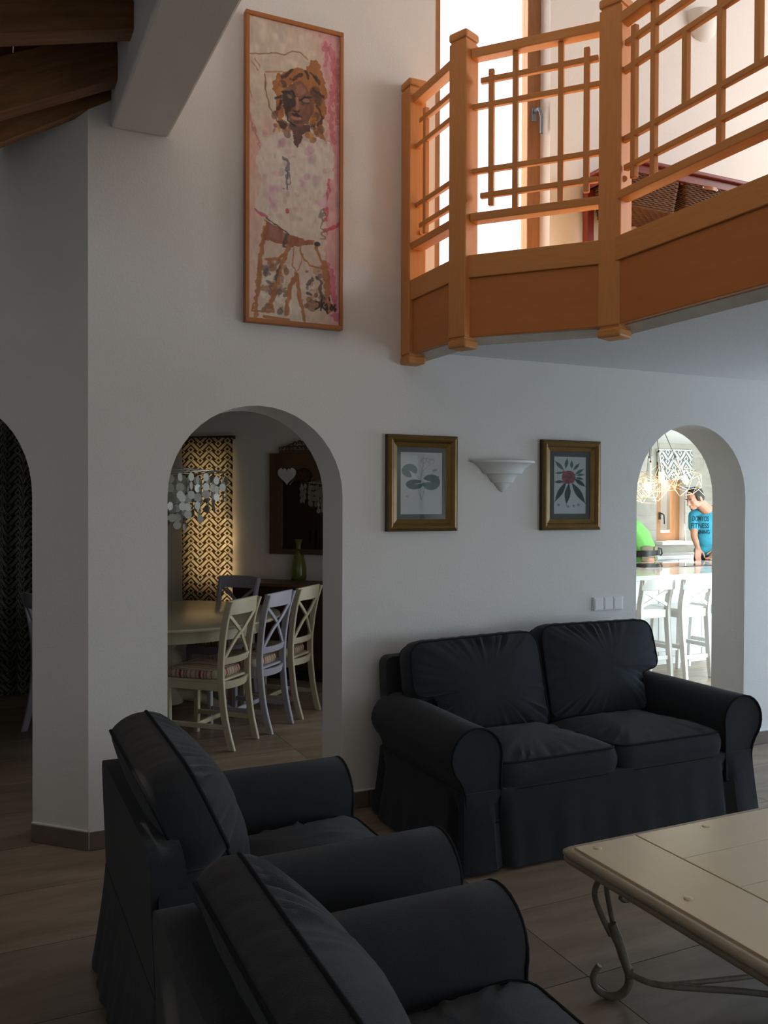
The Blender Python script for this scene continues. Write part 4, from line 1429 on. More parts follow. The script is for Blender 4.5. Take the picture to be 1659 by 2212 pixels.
def basket(x0, x1, label):
    r = thing('wicker_basket', label, 'basket', ((x0 + x1) / 2, -0.222, 3.24), 0, 'wicker baskets in the loft console')
    w, d, h = (x1 - x0) / 2 - 0.006, 0.165, 0.185

    def loop(k, z, wob, ph):
        p = resample(round_poly([(-w * k, -d * k), (w * k, -d * k), (w * k, d * k), (-w * k, d * k)], 0.02, 3), 96)
        c = []
        for i, (a, b) in enumerate(p):
            o = wob * math.sin(i * PI / 2 + ph)
            m = max(abs(a) / w, abs(b) / d)
            c.append((a * (1 + o / w), b * (1 + o / d), z))
        return c
    bm_ = MB()
    k0 = 0.88
    vs = []
    for sx, sy in ((-1, -1), (1, -1), (1, 1), (-1, 1)):
        vs.append((sx * (w - 0.004) * k0, sy * (d - 0.004) * k0, 0.003))
    for sx, sy in ((-1, -1), (1, -1), (1, 1), (-1, 1)):
        vs.append((sx * (w - 0.004), sy * (d - 0.004), h))
    bm_.add(vs, [(0, 1, 2, 3)] + [(i, (i + 1) % 4, 4 + (i + 1) % 4, 4 + i) for i in range(4)]).build('liner', WICK, r)
    m = MB()
    rows = 17
    for i in range(rows):
        t = i / (rows - 1)
        m.tube(loop(k0 + (1 - k0) * t, 0.006 + (h - 0.014) * t, 0.004, (i % 2) * PI), 0.0052, 5, closed=True)
    m.build('woven_sides', WICK, r, smooth=True)
    m = MB()
    for i in range(15):
        y = -d * k0 + 0.012 + (2 * d * k0 - 0.024) * i / 14
        m.tube([(-w * k0 + 2 * w * k0 * j / 24, y, -0.001 + 0.003 * math.sin(j * PI / 2 + (i % 2) * PI)) for j in range(25)], 0.009, 5)
    m.build('woven_base', WICK, r, smooth=True)
    MB().tube(loop(1.01, h, 0.0, 0), 0.008, 6, closed=True).build('rim', WICK, r, smooth=True)
    hd = MB()
    n = 12
    pts = []
    for i in range(n + 1):
        t = i / n
        pts.append((-0.055 + 0.11 * t, -d - 0.008 - 0.026 * math.sin(PI * t), h - 0.026 - 0.008 * math.sin(PI * t)))
    vs, fs = [], []
    for p in pts:
        vs += [(p[0], p[1], p[2] - 0.010), (p[0], p[1], p[2] + 0.010), (p[0], p[1] - 0.003, p[2] - 0.010), (p[0], p[1] - 0.003, p[2] + 0.010)]
    for i in range(n):
        o = i * 4
        fs += [(o, o + 4, o + 5, o + 1), (o + 2, o + 3, o + 7, o + 6), (o + 1, o + 5, o + 7, o + 3), (o, o + 2, o + 6, o + 4)]
    fs += [(0, 1, 3, 2), (4 * n, 4 * n + 2, 4 * n + 3, 4 * n + 1)]
    ho = hd.add(vs, fs).build('handle', LEATHER, r, smooth=40, label='tan leather strap handle')
    for p in (pts[0], pts[-1]):
        MB().lathe([(0.0, 0), (0.004, 0.001), (0.004, 0.003), (0, 0.004)], 8).move(Matrix.Translation((p[0], p[1] - 0.003, p[2])) @ Matrix.Rotation(PI / 2, 4, 'X')).build('rivet', CHROME, ho)
    return r


basket(3.248, 3.617, 'brown wicker basket at the window end of the loft console')
basket(3.647, 4.006, 'middle brown wicker basket with a leather strap in the loft console')
basket(4.034, 4.350, 'far brown wicker basket in the loft console, mostly behind the fascia')

# ================================================================== DINING ROOM
def wp(s, off, z=0.0):
    return dpt(s, off, z)


def zig(ras_, wm, hm, light, dark, col=0.0998, row=0.0805, shift=0.0):
    u = ras_.X * wm / col + shift
    v = (1 - ras_.Y) * hm / row
    m = np.mod(u, 2.0)
    t = np.abs(m - 1.0)                        # 0 on one axis, 1 on the other
    f = np.mod(v + 1.09 * t * 1.0, 1.0)
    lightm = (f < 0.44).astype(float)
    du0 = (m - 1.0) * 1.09
    for axis, sg in ((0, 1), (1, -1)):
        du = du0 if axis == 0 else (np.mod(u + 1.0, 2.0) - 1.0) * 1.09
        c = 0.22 if axis == 0 else 0.22 - 1.09
        dv = np.mod(v - c + 0.5 - sg * 0.12, 1.0) - 0.5
        dd = np.abs(du) + np.abs(dv)
        lightm = np.where(dd < 0.50, (dd > 0.22).astype(float) * (dd < 0.42), lightm)
    ras_.im = np.array(dark, float) * (1 - lightm[..., None]) + np.array(light, float) * lightm[..., None]


bl = thing('roman_blind', 'brown and cream geometric roman blind glowing in the dining room behind the round table', 'blind', (2.07, 4.22, 2.21))
B0, B1 = 1.523, 2.079
bas = Ras(150, 430, (200, 180, 140), 11)
zig(bas, 0.556, 1.598, (196, 172, 128), (58, 40, 20))
hole = (np.abs(bas.X - 0.60) * 0.556 + np.abs((1 - bas.Y) * 1.598 - 0.262)) < 0.0


def blind_pt(u, v):
    z = 2.213 - 1.598 * v
    fold = 0.010 * abs(math.sin(PI * (z - 0.615) / 0.2664))
    p = Vector(wp(B0 + (B1 - B0) * u, -0.052 - fold + 0.006 * math.sin(7 * z) * (u - 0.5), z)) - Vector(bl.location)
    return tuple(p)


bas.sheet('blind_panel', BLINDM, bl, blind_pt)
MB().box(wp((B0 + B1) / 2, -0.028, 2.205), (B1 - B0, 0.05, 0.03), R45).build('head_rail', DWOOD, bl, world=True)
MB().box(wp((B0 + B1) / 2, -0.052, 0.618), (B1 - B0 - 0.01, 0.012, 0.022), R45).build('bottom_bar', DWOOD, bl, world=True)

cu = thing('patterned_curtain', 'dark grey geometric patterned curtain hanging behind the left arch', 'curtain', (-0.1, 3.55, 2.35))
cas = Ras(300, 420, (40, 40, 40), 12)
zig(cas, 1.9, 2.33, (124, 122, 110), (40, 40, 38), 0.075, 0.085)


def curt_pt(u, v):
    x = -0.85 + 1.40 * u
    amp = 0.050 * (0.75 + 0.25 * v)
    return (x - cu.location.x + 0.012 * math.sin(u * 61 + 3 * v), 3.53 + amp * math.sin(u * 2 * PI * 8.0 + 0.7 * math.sin(3 * v)) + 0.015 * math.sin(u * 23) - cu.location.y, 2.345 - 2.335 * v - cu.location.z)


cas.sheet('curtain_cloth', CURTM, cu, curt_pt)
MB().tube([(-1.0, 3.55, 2.37), (0.66, 3.55, 2.37)], 0.014, 10).build('curtain_rod', STEEL, cu, smooth=50, world=True)
for k in range(12):
    x = -0.82 + 1.36 * k / 11
    MB().tube([(x, 3.55 + 0.021 * math.cos(g), 2.37 + 0.021 * math.sin(g)) for g in [2 * PI * j / 14 for j in range(14)]], 0.003, 5, closed=True).build('curtain_ring', GOLD, cu, smooth=True, world=True)

# sideboard
sb = thing('sideboard', 'low dark wooden sideboard under the mirror in the dining room', 'sideboard', wp(2.85, -0.2))
s0, s1 = 2.27, 3.42
M45 = lambda s, off, z, sx, sy, sz, nm, mat, bev=0.003: MB().box(wp(s, off, z), (sx, sy, sz), R45).build(nm, mat, sb, bevel=bev, world=True)
M45((s0 + s1) / 2, -0.205, 0.465, s1 - s0, 0.37, 0.73, 'body', DWOOD)
M45((s0 + s1) / 2, -0.208, 0.845, s1 - s0 + 0.04, 0.405, 0.03, 'top', MWOOD, 0.006)
M45((s0 + s1) / 2, -0.19, 0.05, s1 - s0 - 0.06, 0.32, 0.10, 'plinth', BLACK)
for k in range(3):
    s = s0 + (s1 - s0) * (k + 0.5) / 3
    d = M45(s, -0.396, 0.42, (s1 - s0) / 3 - 0.012, 0.016, 0.58, 'door', DWOOD)
    M45(s, -0.396, 0.765, (s1 - s0) / 3 - 0.012, 0.016, 0.09, 'drawer', DWOOD)
    q = Vector(wp(s + 0.12, -0.412, 0.5)) - Vector(sb.location)
    MB().lathe([(0, 0), (0.012, 0.003), (0.012, 0.012), (0, 0.018)], 12, tuple(q)).build('knob', GOLD, d, smooth=50)

tcab = thing('tall_cabinet', 'tall dark wooden cabinet behind the pier, seen only in the dining mirror', 'cabinet', left_pt(2.25, 0.0, 0.54))
R45b = Matrix.Rotation(3 * PI / 4, 3, 'Z')
def cbox(s, off, z, sx, sy, sz, nm, par=None, mat=DWOOD):
    return MB().box(left_pt(s, z, off), (sx, sy, sz), R45b).build(nm, mat, tcab, bevel=0.004, world=True)


cbox(2.25, 0.53, 1.06, 1.30, 0.42, 1.96, 'carcass')
cbox(2.25, 0.53, 0.04, 1.24, 0.38, 0.08, 'plinth')
cbox(2.25, 0.535, 2.06, 1.38, 0.48, 0.05, 'cornice')
for k in (-1, 1):
    cbox(2.25 + k * 0.322, 0.748, 1.06, 0.632, 0.02, 1.90, 'door')
    cbox(2.25 + k * 0.045, 0.768, 1.12, 0.018, 0.02, 0.16, 'handle', None, BLACK)

vz = thing('glass_vase', 'tall flared dark green glass vase on the sideboard', 'vase', (2.742, 3.545, 0.8605))
MB().lathe([(0.0, 0.004), (0.066, 0.0), (0.074, 0.012), (0.076, 0.05), (0.073, 0.11), (0.064, 0.17), (0.048, 0.225), (0.034, 0.262), (0.026, 0.295), (0.025, 0.32), (0.031, 0.35), (0.040, 0.377), (0.043, 0.381), (0.040, 0.380), (0.027, 0.345), (0.021, 0.31), (0.028, 0.262), (0.058, 0.17), (0.068, 0.08), (0.066, 0.02), (0.0, 0.016)], 32, cap=False).build('body', GGLASS, vz, smooth=True)

# mirror with carved crest, plaques
mr = thing('wall_mirror', 'brown wooden mirror with a carved crest above the green vase', 'mirror', wp(2.8, 0.0, 1.57))
def mbox(s, off, z, sx, sy, sz, nm, mat, bev=0.004):
    return MB().box(wp(s, off, z), (sx, sy, sz), R45).build(nm, mat, mr, bevel=bev, world=True)


ms0, ms1 = 2.458, 3.142
mbox(2.8, -0.006, 1.572, ms1 - ms0 - 0.02, 0.010, 0.93, 'backing', DWOOD)
mbox((ms0 + 2.585) / 2, -0.024, 1.572, 2.585 - ms0, 0.026, 0.944, 'stile', MWOOD)
mbox((ms1 + 3.015) / 2, -0.024, 1.572, ms1 - 3.015, 0.026, 0.944, 'stile', MWOOD)
mbox(2.8, -0.024, 1.917, 0.43, 0.026, 0.254, 'top_panel', MWOOD)
mbox(2.8, -0.024, 1.125, 0.43, 0.026, 0.05, 'bottom_rail', MWOOD)
mbox(2.8, -0.015, 1.47, 0.43, 0.004, 0.645, 'glass', MIRROR, 0)
for k in range(60):
    pass
m = MB()
for k in range(44):
    m.lathe([(0, -0.006), (0.006, 0), (0, 0.006)], 6, wp(2.590, -0.034, 1.155 + 0.0145 * k))
    m.lathe([(0, -0.006), (0.006, 0), (0, 0.006)], 6, wp(3.010, -0.034, 1.155 + 0.0145 * k))
bd = m.build('bead_moulding', MWOOD, mr, world=True)
bd['kind'] = 'stuff'
mbox(2.8, -0.028, 2.058, 0.48, 0.03, 0.030, 'crest_step', MWOOD)
m = MB()
rg = random.Random(3)
for k in range(-5, 6):
    h = 0.075 * math.exp(-(k / 2.6) ** 2) + 0.012
    for q in range(2 if abs(k) < 4 else 1):
        sgn = 1 if k >= 0 else -1
        c = (0.036 * k, 2.074 + h * (0.75 if q == 0 else 0.2))
        r0 = 0.022 if q == 0 else 0.026
        pts = []
        for i in range(18):
            g = i / 17 * 4.6
            rr = r0 * (1 - 0.75 * i / 17)
            pts.append(wp(2.765 + c[0] + sgn * rr * math.cos(g), -0.034 - 0.006 * math.sin(i), c[1] + rr * math.sin(g)))
        m.tube(pts, [0.0085 * (1 - 0.5 * i / 17) for i in range(18)], 6)
m.build('carved_crest', MWOOD, mr, smooth=True, world=True)
ov = MB().lathe([(0, 0.006), (0.9, 0.006), (0.97, 0.012), (1.0, 0.006), (1.0, 0)], 36)
ov.v = [(x * 0.088, -z - 0.037, y * 0.066) for x, y, z in ov.v]
ov.move(Matrix.Translation(wp(2.812, 0, 1.835)) @ Matrix.Rotation(-PI / 4, 4, 'Z'))
ov_o = ov.build('carved_oval', DWOOD, mr, smooth=40, world=True)
ph_ = Matrix.Translation(Vector(wp(2.812, -0.046, 1.835)) - Vector(mr.location)) @ Matrix.Rotation(-PI / 4, 4, 'Z')
for pts in ([(-0.05, -0.035), (-0.035, 0.035), (-0.012, -0.03), (0.012, 0.036), (0.022, -0.02), (0.035, -0.045), (0.055, -0.03)], [(-0.02, 0.03), (0.0, -0.02), (0.03, -0.05)]):
    MB().tube([ph_ @ Vector((a, 0, b)) for a, b in [tuple(p)[:2] for p in spline([(x, y, 0) for x, y in pts], 5)]], 0.0035, 5).build('carved_initial', MWOOD, ov_o, smooth=True)

hp_ = thing('heart_plaque', 'small white heart plaque with grey lettering hanging on the mirror frame', 'plaque', wp(2.648, -0.050, 1.84))
hpts = []
for i in range(48):
    t = 2 * PI * i / 48
    hpts.append((0.0058 * 16 * math.sin(t) ** 3, 0.0056 * (13 * math.cos(t) - 5 * math.cos(2 * t) - 2 * math.cos(3 * t) - math.cos(4 * t))))
Mh = Matrix.Rotation(-PI / 4, 4, 'Z')
mb = MB().prism(hpts, lambda a, b, t: (a, t, b), -0.005, 0.006)
mb.move(Mh).build('plaque', SCONCE, hp_, bevel=0.002)
m = MB()
rg = random.Random(8)
for row, (wd, z) in enumerate(((0.052, 0.030), (0.056, 0.012), (0.058, -0.004), (0.040, -0.020), (0.034, -0.036))):
    x = -wd
    while x < wd:
        l = 0.004 + rg.random() * 0.012
        m.box((x + l / 2, -0.0056, z + rg.random() * 0.002), (l, 0.001, 0.0035))
        x += l + 0.004
m.move(Mh).build('lettering', STEEL, hp_)
for x in (-0.036, 0.036):
    b_ = MB().tube([(x - 0.006, -0.007, 0.056), (x + 0.006, -0.007, 0.066)], 0.004, 6).tube([(x - 0.006, -0.007, 0.066), (x + 0.006, -0.007, 0.056)], 0.004, 6)
    b_.move(Mh).build('ribbon_bow', DWOOD, hp_, smooth=True)

# round table
tb = thing('dining_table', 'round cream pedestal table behind the tall arch', 'dining table', (1.27, 2.40, 0))
MB().lathe([(0.0, 0.728), (0.836, 0.728), (0.861, 0.734), (0.868, 0.744), (0.864, 0.754), (0.851, 0.760), (0.0, 0.760)], 72).build('table_top', TTOP, tb, smooth=35)
MB().lathe([(0.72, 0.64), (0.735, 0.64), (0.735, 0.729), (0.72, 0.729)], 64, cap=False).build('apron', CREAM, tb, smooth=40)
MB().lathe([(0.0, 0.10), (0.15, 0.10), (0.16, 0.14), (0.12, 0.18), (0.085, 0.24), (0.10, 0.30), (0.135, 0.36), (0.14, 0.41), (0.12, 0.46), (0.085, 0.50), (0.10, 0.52), (0.115, 0.54), (0.10, 0.56), (0.15, 0.62), (0.19, 0.65), (0.19, 0.73), (0.0, 0.73)], 32).build('pedestal', CREAM, tb, smooth=35)
for k in range(4):
    a = PI / 4 + k * PI / 2 + 0.35
    d = Vector((math.cos(a), math.sin(a), 0))
    pr = spline([d * 0.08 + Vector((0, 0, 0.16)), d * 0.25 + Vector((0, 0, 0.14)), d * 0.42 + Vector((0, 0, 0.07)), d * 0.50 + Vector((0, 0, 0.032))], 5)
    MB().tube(pr, [0.045 - 0.012 * i / 15 for i in range(16)], 10).build('foot', CREAM, tb, smooth=50)

# dining chairs
m_ = bpy.data.materials.new('striped_seat_cotton')
N_, L_, B_ = nodes_of(m_)
tc_ = N_.new('ShaderNodeTexCoord')
sx_ = N_.new('ShaderNodeSeparateXYZ')
L_.new(tc_.outputs['Object'], sx_.inputs[0])
fr_ = N_.new('ShaderNodeMath')
fr_.operation = 'MULTIPLY'
fr_.inputs[1].default_value = 7.0
nx_ = N_.new('ShaderNodeSeparateXYZ')
L_.new(tc_.outputs['Normal'], nx_.inputs[0])
ab_ = N_.new('ShaderNodeMath')
ab_.operation = 'ABSOLUTE'
L_.new(nx_.outputs['X'], ab_.inputs[0])
gt_ = N_.new('ShaderNodeMath')
gt_.operation = 'GREATER_THAN'
gt_.inputs[1].default_value = 0.62
L_.new(ab_.outputs[0], gt_.inputs[0])
mf_ = N_.new('ShaderNodeMix')
L_.new(gt_.outputs[0], mf_.inputs['Factor'])
L_.new(sx_.outputs['X'], mf_.inputs[2])
L_.new(sx_.outputs['Y'], mf_.inputs[3])
L_.new(mf_.outputs[0], fr_.inputs[0])
fr2 = N_.new('ShaderNodeMath')
fr2.operation = 'FRACT'
L_.new(fr_.outputs[0], fr2.inputs[0])
rp_ = N_.new('ShaderNodeValToRGB')
rp_.color_ramp.interpolation = 'CONSTANT'
stops = [(0.0, (0.42, 0.35, 0.27)), (0.12, (0.16, 0.12, 0.09)), (0.17, (0.40, 0.31, 0.22)), (0.30, (0.24, 0.035, 0.03)), (0.42, (0.45, 0.37, 0.28)), (0.52, (0.10, 0.11, 0.06)), (0.57, (0.36, 0.26, 0.18)), (0.66, (0.28, 0.11, 0.07)), (0.72, (0.44, 0.36, 0.27)), (0.86, (0.26, 0.16, 0.10)), (0.92, (0.40, 0.32, 0.24))]
e_ = rp_.color_ramp.elements
e_[0].position, e_[0].color = stops[0][0], (*stops[0][1], 1)
e_[1].position, e_[1].color = stops[1][0], (*stops[1][1], 1)
for p, c in stops[2:]:
    k = e_.new(p)
    k.color = (*c, 1)
L_.new(fr2.outputs[0], rp_.inputs[0])
L_.new(rp_.outputs[0], B_.inputs['Base Color'])
B_.inputs['Roughness'].default_value = 0.9
SEATF = m_


def make_chair(label, mat, loc, rotz):
    r = thing('dining_chair', label, 'chair', loc, rotz, 'cross-back dining chairs')
    bw = 0.168
    # rear posts, one bent piece each from floor to top
    for s in (-1, 1):
        pts = spline([(s * (bw - 0.012), 0.275, 0.0), (s * (bw - 0.005), 0.225, 0.20), (s * bw, 0.200, 0.44), (s * (bw + 0.004), 0.205, 0.62), (s * (bw + 0.010), 0.235, 0.82), (s * (bw + 0.016), 0.275, 0.955)], 4)
        vs, fs = [], []
        for i, p in enumerate(pts):
            for dx, dy in ((-0.013, -0.022), (0.013, -0.022), (0.013, 0.022), (-0.013, 0.022)):
                vs.append((p.x + dx, p.y + dy, p.z))
        n = len(pts)
        for i in range(n - 1):
            for k in range(4):
                l = (k + 1) % 4
                fs.append((i * 4 + k, i * 4 + l, i * 4 + 4 + l, i * 4 + 4 + k))
        fs += [(3, 2, 1, 0), tuple((n - 1) * 4 + k for k in range(4))]
        MB().add(vs, fs).build('back_post', mat, r, bevel=0.004, seg=1)
        # front legs
        MB().bar((s * 0.165, -0.195, 0.0), (s * 0.175, -0.195, 0.435), 0.034, 0.034, up=(0, 1, 0)).build('front_leg', mat, r, bevel=0.004, seg=1)
        MB().bar((s * 0.168, -0.175, 0.145), (s * 0.160, 0.215, 0.145), 0.018, 0.032).build('side_stretcher', mat, r, bevel=0.003, seg=1)
        MB().bar((s * 0.176, -0.19, 0.405), (s * 0.168, 0.19, 0.405), 0.020, 0.055).build('side_rail', mat, r, bevel=0.003, seg=1)
    MB().bar((-0.165, 0.02, 0.150), (0.165, 0.02, 0.150), 0.018, 0.030).build('cross_stretcher', mat, r, bevel=0.003, seg=1)
    MB().bar((-0.16, -0.195, 0.405), (0.16, -0.195, 0.405), 0.020, 0.055).build('front_rail', mat, r, bevel=0.003, seg=1)

    def curved(name, z0, z1, yf, bow, hw, th, crown=0.0):
        n = 12
        vs, fs = [], []
        for i in range(n + 1):
            t = -1 + 2 * i / n
            y = yf + bow * (1 - t * t)
            zt_ = z1 + crown * (1 - t * t)
            vs += [(hw * t, y - th, z0), (hw * t, y + th, z0), (hw * t, y + th + 0.01, zt_), (hw * t, y - th + 0.01, zt_)]
        for i in range(n):
            for k in range(4):
                l = (k + 1) % 4
                fs.append((i * 4 + k, i * 4 + l, i * 4 + 4 + l, i * 4 + 4 + k))
        fs += [(3, 2, 1, 0), tuple(n * 4 + k for k in range(4))]
        MB().add(vs, fs).build(name, mat, r, bevel=0.003, seg=1)
    curved('top_rail', 0.868, 0.962, 0.248, 0.034, 0.192, 0.011, 0.008)
    curved('lower_back_rail', 0.545, 0.590, 0.200, 0.030, 0.160, 0.010)
    curved('rear_rail', 0.385, 0.435, 0.188, 0.040, 0.160, 0.012)
    for s in (-1, 1):
        pts = spline([(s * 0.150, 0.210, 0.585), (s * 0.035, 0.232, 0.70), (-s * 0.040, 0.250, 0.765), (-s * 0.165, 0.254, 0.872)], 5)
        pts = [Vector((p.x + s * 0.018 * math.sin(PI * i / 15), p.y + s * 0.003, p.z)) for i, p in enumerate(pts)]
        vs, fs = [], []
        n = len(pts)
        for i, p in enumerate(pts):
            t = (pts[min(i + 1, n - 1)] - pts[max(i - 1, 0)]).normalized()
            a = Vector((t.z, 0, -t.x)).normalized() * 0.0125
            for q in (a + Vector((0, -0.007, 0)), a + Vector((0, 0.007, 0)), -a + Vector((0, 0.007, 0)), -a + Vector((0, -0.007, 0))):
                vs.append(tuple(p + q))
        for i in range(n - 1):
            for k in range(4):
                l = (k + 1) % 4
                fs.append((i * 4 + k, i * 4 + l, i * 4 + 4 + l, i * 4 + 4 + k))
        fs += [(3, 2, 1, 0), tuple((n - 1) * 4 + k for k in range(4))]
        MB().add(vs, fs).build('cross_slat', mat, r, bevel=0.002, seg=1)
    MB().prism(round_poly([(-0.195, -0.215), (0.195, -0.215), (0.178, 0.195), (-0.178, 0.195)], 0.03, 4), lambda a, b, t: (a, b, t), 0.432, 0.448).build('seat', mat, r, bevel=0.003, seg=1)
    ol = round_poly([(-0.192, -0.205), (0.192, -0.205), (0.172, 0.165), (-0.172, 0.165)], [0.05, 0.05, 0.09, 0.09], 5)
    mb, up, dn = cushion(ol, 0.050, 0.018, 0.0, 77, n=56, rings=6, wr=0.002, freq=14)
    Mx = Matrix.Translation((0, 0, 0.476))
    cu_ = mb.move(Mx).build('seat_cushion', SEATF, r, smooth=50)
    MB().tube([Mx @ p for p in up], 0.004, 5, closed=True).build('cushion_piping', SEATF, cu_, smooth=True)
    return r


def back_at(mx, my, fx, fy):
    """chair whose rear feet are centred at (mx, my), facing (fx, fy)"""
    f = Vector((fx, fy)).normalized()
    return (mx + f.x * 0.275, my + f.y * 0.275, 0.0), math.atan2(f.x, -f.y)


l_, a_ = back_at(1.60, 1.385, -0.70, 0.72)
chA = make_chair('cream cross-back chair nearest in the tall arch, striped cushion, back to the room', CREAM, l_, a_)
l_, a_ = back_at(1.945, 1.672, -0.70, 0.72)
chB = make_chair('lavender cross-back chair standing between the two cream chairs in the tall arch', LAV, l_, a_)
l_, a_ = back_at(2.272, 1.975, -0.71, 0.705)
copy_tree(chA, l_, a_, 'cream cross-back chair farthest along the row, in front of the sideboard')
l_, a_ = back_at(2.02, 2.99, -0.75, -0.66)
copy_tree(chB, l_, a_, 'lavender cross-back chair across the table, in front of the patterned blind')
l_, a_ = back_at(0.345, 2.185, 0.97, 0.24)
copy_tree(chB, l_, a_, 'lavender cross-back chair showing at the edge of the left arch by the curtain')
l_, a_ = back_at(1.27, 3.46, 0.0, -1.0)
copy_tree(chA, l_, a_, 'cream cross-back chair on the far side of the round table, hardly seen')

# capiz chandelier
ch = thing('shell_chandelier', 'round chandelier of pale shell discs hanging over the dining table', 'chandelier', (1.20, 2.40, 2.549))
MB().lathe([(0.0, -0.03), (0.05, -0.028), (0.06, 0.0), (0, 0)], 20).build('ceiling_rose', STEEL, ch, smooth=40)
MB().tube([(0, 0, -0.03), (0, 0, -0.69)], 0.004, 6).build('cord', STEEL, ch, smooth=True)
disc = None
rg = random.Random(12)
tiers = [(0.53, 1.812, 30, 3), (0.44, 1.805, 24, 4), (0.34, 1.795, 18, 5), (0.23, 1.785, 12, 6), (0.11, 1.78, 6, 6)]
for R_, z, n, rows in tiers:
    MB().tube([(R_ * math.cos(2 * PI * j / 40), R_ * math.sin(2 * PI * j / 40), z - 2.549) for j in range(40)], 0.0035, 5, closed=True).build('ring', STEEL, ch, smooth=True)
for a in range(4):
    g = a * PI / 4
    MB().tube([(0.53 * math.cos(g), 0.53 * math.sin(g), 1.812 - 2.549), (0, 0, 1.86 - 2.549), (-0.53 * math.cos(g), -0.53 * math.sin(g), 1.812 - 2.549)], 0.003, 5).build('spoke', STEEL, ch, smooth=True)
thr = MB()
for R_, z, n, rows in tiers:
    for k in range(n):
        g = 2 * PI * k / n + rg.random() * 0.1
        x, y = R_ * math.cos(g), R_ * math.sin(g)
        jit = rg.random()
        thr.tube([(x, y, z - 2.549), (x, y, z - 2.549 - 0.062 * rows)], 0.0007, 3)
        for j in range(rows):
            if disc is None:
                d_ = MB().lathe([(0.0, -0.0009), (0.030, -0.0007), (0.030, 0.0007), (0.0, 0.0009)], 12)
                d_.v = [(a, c, b) for a, b, c in d_.v]
                d_ = d_.build('shell_disc', CAPIZ, ch)
                disc = d_.data
                bpy.data.objects.remove(d_)
            place('shell_disc', disc, CAPIZ, ch, (x, y, z - 2.549 - 0.032 - 0.062 * j - 0.05 * jit - rg.random() * 0.012), (0.12 * (rg.random() - 0.5), 0.1 * (rg.random() - 0.5), g + PI / 2 + 1.3 * (rg.random() - 0.5)))
st_ = thr.build('hanging_threads', STEEL, ch)
st_['kind'] = 'stuff'

# ================================================================== KITCHEN
isl = thing('kitchen_island', 'white kitchen island with a thick glossy white worktop and panelled front', 'kitchen island', (6.9, 2.75, 0))
MB().box((6.92, 2.79, 0.893), (4.3, 1.40, 0.052)).build('worktop', QUARTZ, isl, bevel=0.004, world=True)
MB().box((6.95, 2.92, 0.475), (4.1, 1.06, 0.78)).build('carcass', CABW, isl, world=True)
MB().box((6.95, 2.92, 0.045), (4.0, 0.98, 0.085)).build('plinth', CABW, isl, world=True)
for k in range(7):
    MB().box((5.0 + 0.56 * k + 0.18, 2.384, 0.475), (0.552, 0.018, 0.77)).build('front_panel', CABW, isl, bevel=0.003, world=True)
tag(MB().box((6.72, 3.08, 0.9225), (0.94, 0.52, 0.006)).build('induction_hob', HOB, bevel=0.002), 'flat black glass hob set on the white island', 'hob')

bc = thing('rear_counter', 'white base cabinets and worktop along the tiled kitchen wall under the window', 'kitchen counter', (8.2, 4.65, 0))
MB().box((8.2, 4.645, 0.895), (3.6, 0.64, 0.045)).build('worktop', QUARTZ, bc, bevel=0.004, world=True)
MB().box((8.2, 4.68, 0.48), (3.56, 0.54, 0.78)).build('carcass', CABW, bc, world=True)
MB().box((8.2, 4.70, 0.045), (3.5, 0.48, 0.085)).build('plinth', STEEL, bc, world=True)
for k in range(6):
    d = MB().box((6.72 + 0.592 * k, 4.402, 0.48), (0.585, 0.018, 0.77)).build('door', CABW, bc, bevel=0.003, world=True)
    MB().box((6.72 + 0.592 * k - 8.2, 4.388 - 4.65, 0.80), (0.16, 0.012, 0.012)).build('handle', STEEL, d, bevel=0.003)

kbz = thing('roman_blind', 'grey and white geometric blind at the top of the kitchen window', 'blind', (8.63, 4.93, 2.30))
kas = Ras(150, 100, (220, 220, 220), 13)
zig(kas, 0.64, 0.40, (214, 214, 206), (112, 116, 114), 0.115, 0.125, 0.5)
kas.sheet('blind_panel', print_mat('kitchen_blind_fabric', 0.9, translucent=0.25), kbz, lambda u, v: (-0.285 + 0.60 * u, 0.0 - 0.012 * abs(math.sin(v * PI * 2.5)), 0.0 - 0.40 * v))
MB().box((8.645, 4.95, 2.30), (0.60, 0.03, 0.03)).build('head_rail', KWHITE, kbz, world=True)

